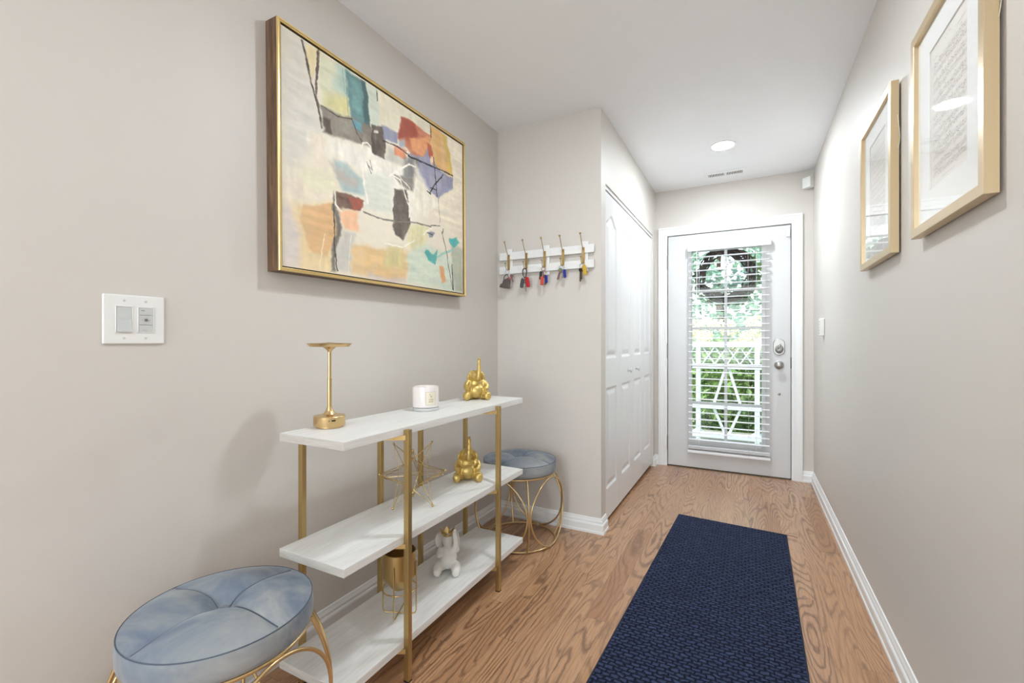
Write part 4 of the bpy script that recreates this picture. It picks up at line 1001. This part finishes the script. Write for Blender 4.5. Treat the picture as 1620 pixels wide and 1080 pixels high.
mb = MB(); mb.ball((.030, -.004, -.046), .0055, 10); mb.build('bead', 'green', b5, smooth=60)

# ------------------------------------------------------------------ outside
tag(MB().box(-3.2, 3.2, YB+.13, 6.4, -.16, -.05).build('porch_slab', 'porch'), kind='structure')
tag(MB().box(-14, 14, 6.4, 24, -.6, -.42).build('ground', 'lawn'), kind='structure')
rl = thing('porch_railing', 'white wooden porch railing with diamond bracing outside the front door', 'railing', (-.222, 5.70, -.05))
PW = .606
mb = MB()
for z in (1.085, .835, .375, .04): mb.box(-1.82, 1.82, -.03, .03, z, z+.06)
mb.build('rail', 'whitewood', rl, bevel=.004)
for k in range(-3, 4):
    x = (k-.5)*PW if True else 0
    MB().box(x-.026, x+.026, -.027, .027, 0, 1.16).build('post', 'whitewood', rl, bevel=.004)
mb = MB()
def bar(x0, z0, x1, z1, w_=.028, y=0):
    d = Vector((x1-x0, z1-z0)); n_ = Vector((-d.y, d.x)).normalized()*w_/2
    mb.prism([(x0-n_.x, z0-n_.y), (x1-n_.x, z1-n_.y), (x1+n_.x, z1+n_.y), (x0+n_.x, z0+n_.y)], y-.012, y+.012, 'y')
for k in range(-3, 3):
    x = k*PW
    for s_ in (-1, 1):
        bar(x+s_*.02, .84, x+s_*.14, .42); bar(x+s_*.14, .39, x+s_*.015, .08)
        bar(x+s_*.28, .12, x+s_*.24, .08, .03)
    for j in range(4):
        a, b_ = x-.26+j*.13, x-.26+(j+1)*.13
        bar(a, .89, b_, 1.09, .014, -.006); bar(b_, .89, a, 1.09, .014, .008)
mb.build('bracing', 'whitewood', rl)
def leaf_cluster(n, fn, size, seed, elong=1.8):
    rg = random.Random(seed); mb = MB()
    for _ in range(n):
        p, nrm = fn(rg); s_ = size*(.6+.8*rg.random())
        d = Vector((rg.gauss(0, 1), rg.gauss(0, 1), rg.gauss(-.2, .8))).normalized(); n_ = (Vector(nrm)+Vector((rg.gauss(0, .7), rg.gauss(0, .7), rg.gauss(0, .7)))).normalized()
        u = d.cross(n_).normalized(); d = n_.cross(u).normalized(); w_ = s_/elong
        a = p; bb = p+d*s_*.45+u*w_*.5+n_*s_*.08; e = p+d*s_; f_ = p+d*s_*.45-u*w_*.5+n_*s_*.08; m0 = p+d*s_*.5-n_*s_*.04
        mb.add([a, bb, e, f_, m0], [(0, 1, 4), (1, 2, 4), (2, 3, 4), (3, 0, 4)])
    return mb
def ell(c_, r_):
    def fn(rg):
        v_ = Vector((rg.gauss(0, 1), rg.gauss(0, 1), rg.gauss(0, 1))).normalized(); k = .55+.45*rg.random()**.5
        return Vector(c_)+Vector((v_.x*r_[0], v_.y*r_[1], v_.z*r_[2]))*k, v_
    return fn
def shrub(name, label, cat, x, y, w_, h_, mat, n, size, seed, group=None):
    s_ = thing(name, label, cat, (x, y, -.42), group=group)
    leaf_cluster(n, ell((0, 0, h_*.55), (w_, w_*.8, h_*.5)), size, seed).build('foliage', mat, s_)
    mb = MB(); rg = random.Random(seed)
    for k in range(5):
        a = rg.random()*2*PI; mb.tube([(0.03*math.cos(a), .03*math.sin(a), 0), (w_*.3*math.cos(a), w_*.3*math.sin(a), h_*.35), (w_*.6*math.cos(a), w_*.5*math.sin(a), h_*.75)], [.02, .014, .006], 6)
    mb.build('stems', 'bark', s_); return s_
shrub('garden_shrub', 'green leafy shrub beyond the left end of the porch railing', 'shrub', -1.95, 7.3, .7, 1.3, 'leaf', 1800, .10, 11)
shrub('garden_shrub', 'yellow-green leafy shrub beyond the right end of the porch railing', 'shrub', 1.35, 7.3, .7, 1.25, 'leaf', 1800, .10, 12)
shrub('garden_shrub', 'wide low green shrub behind the hydrangea', 'shrub', -.5, 8.65, 1.0, 1.5, 'leaf', 3200, .11, 13)
hy = shrub('hydrangea_bush', 'hydrangea bush with large creamy white flower heads beyond the railing', 'shrub', -.30, 7.0, .62, 1.45, 'leaf', 2200, .11, 15)
rg = random.Random(3)
for k in range(13):
    cx, cy, cz = rg.uniform(-.55, .6), rg.uniform(-.32, .2), rg.uniform(1.44, 1.80)
    leaf_cluster(240, ell((cx, cy, cz), (.12, .12, .09)), .034, 40+k, 1.1).build('flower_head', 'petal', hy)
def tree(label, x, y, h_, w_, mat, seed, n=3600, size=.17):
    t_ = thing('garden_tree', label, 'tree', (x, y, -.42))
    MB().tube(spline([(0, 0, 0), (.05, 0, h_*.3), (-.04, .03, h_*.6), (0, 0, h_*.8)], 5), [.12]*5+[.09]*5+[.05]*5+[.02], 10).build('trunk', 'bark', t_, smooth=60)
    leaf_cluster(n, ell((0, 0, h_*.62), (w_, w_*.8, h_*.45)), size, seed).build('crown', mat, t_)
tree('pale blue-green tree beyond the garden at the left', -3.3, 12.5, 4.6, 1.5, 'leaf_cool', 21, 2600)
tree('pale leafy tree in the middle of the garden, straight beyond the door glass', -.6, 11.6, 4.8, 1.25, 'leaf_cool', 22, 1900, .18)
tree('green leafy tree beyond the garden at the right', 2.1, 12.5, 4.6, 1.4, 'leaf', 23, 2600)
hg = thing('garden_hedge', 'long clipped pale green hedge along the far end of the garden', 'hedge', (-.5, 19, -.42))
leaf_cluster(5000, lambda rg: (Vector((rg.uniform(-8, 8), rg.uniform(-.5, .5), rg.uniform(0, 2.3))), Vector((0, -1, .4))), .28, 31).build('foliage', 'leaf_cool', hg)
MB().box(-7.9, 7.9, -.2, .3, 0, 2.0).build('inner_growth', 'leaf_cool', hg)
# wreath on the outer face of the door
wr = thing('door_wreath', 'dark grapevine wreath with green leaves hanging outside the door glass', 'wreath', (-.180, YB+.044+.052, 1.672))
mb = MB(); rg = random.Random(9)
for k in range(16):
    ph0, r0, r1, fq = rg.random()*6.28, .198+rg.uniform(-.012, .012), .024+rg.random()*.016, rg.choice([3, 4, 5])
    mb.tube([((r0+r1*math.cos(fq*a+ph0))*math.cos(a), r1*math.sin(fq*a+ph0)*.9, (r0+r1*math.cos(fq*a+ph0))*math.sin(a)) for a in [2*PI*j/60 for j in range(60)]], .0065, 5, closed=True)
mb.build('vine_ring', 'wreath', wr)
def arcfn(a0, a1, r0, r1):
    def fn(rg):
        a = rg.uniform(a0, a1); r_ = rg.uniform(r0, r1); v_ = Vector((math.cos(a), rg.uniform(-.3, .8), math.sin(a))); return Vector((r_*math.cos(a), rg.uniform(-.005, .03), r_*math.sin(a))), v_
    return fn
leaf_cluster(90, arcfn(PI*.95, PI*1.9, .21, .25), .075, 5, 1.7).build('dark_leaves', 'leaf_dark', wr)
leaf_cluster(70, arcfn(-.9, .8, .21, .26), .06, 6, 2.2).build('green_leaves', 'leaf', wr)
leaf_cluster(60, arcfn(PI*1.0, PI*2.1, .07, .15), .07, 7, 1.9).build('pale_leaves', 'leaf_pale', wr)
MB().tube([(0, .02, .2), (0, .0, .24)], .003, 6).build('hanging_loop', 'bark', wr)
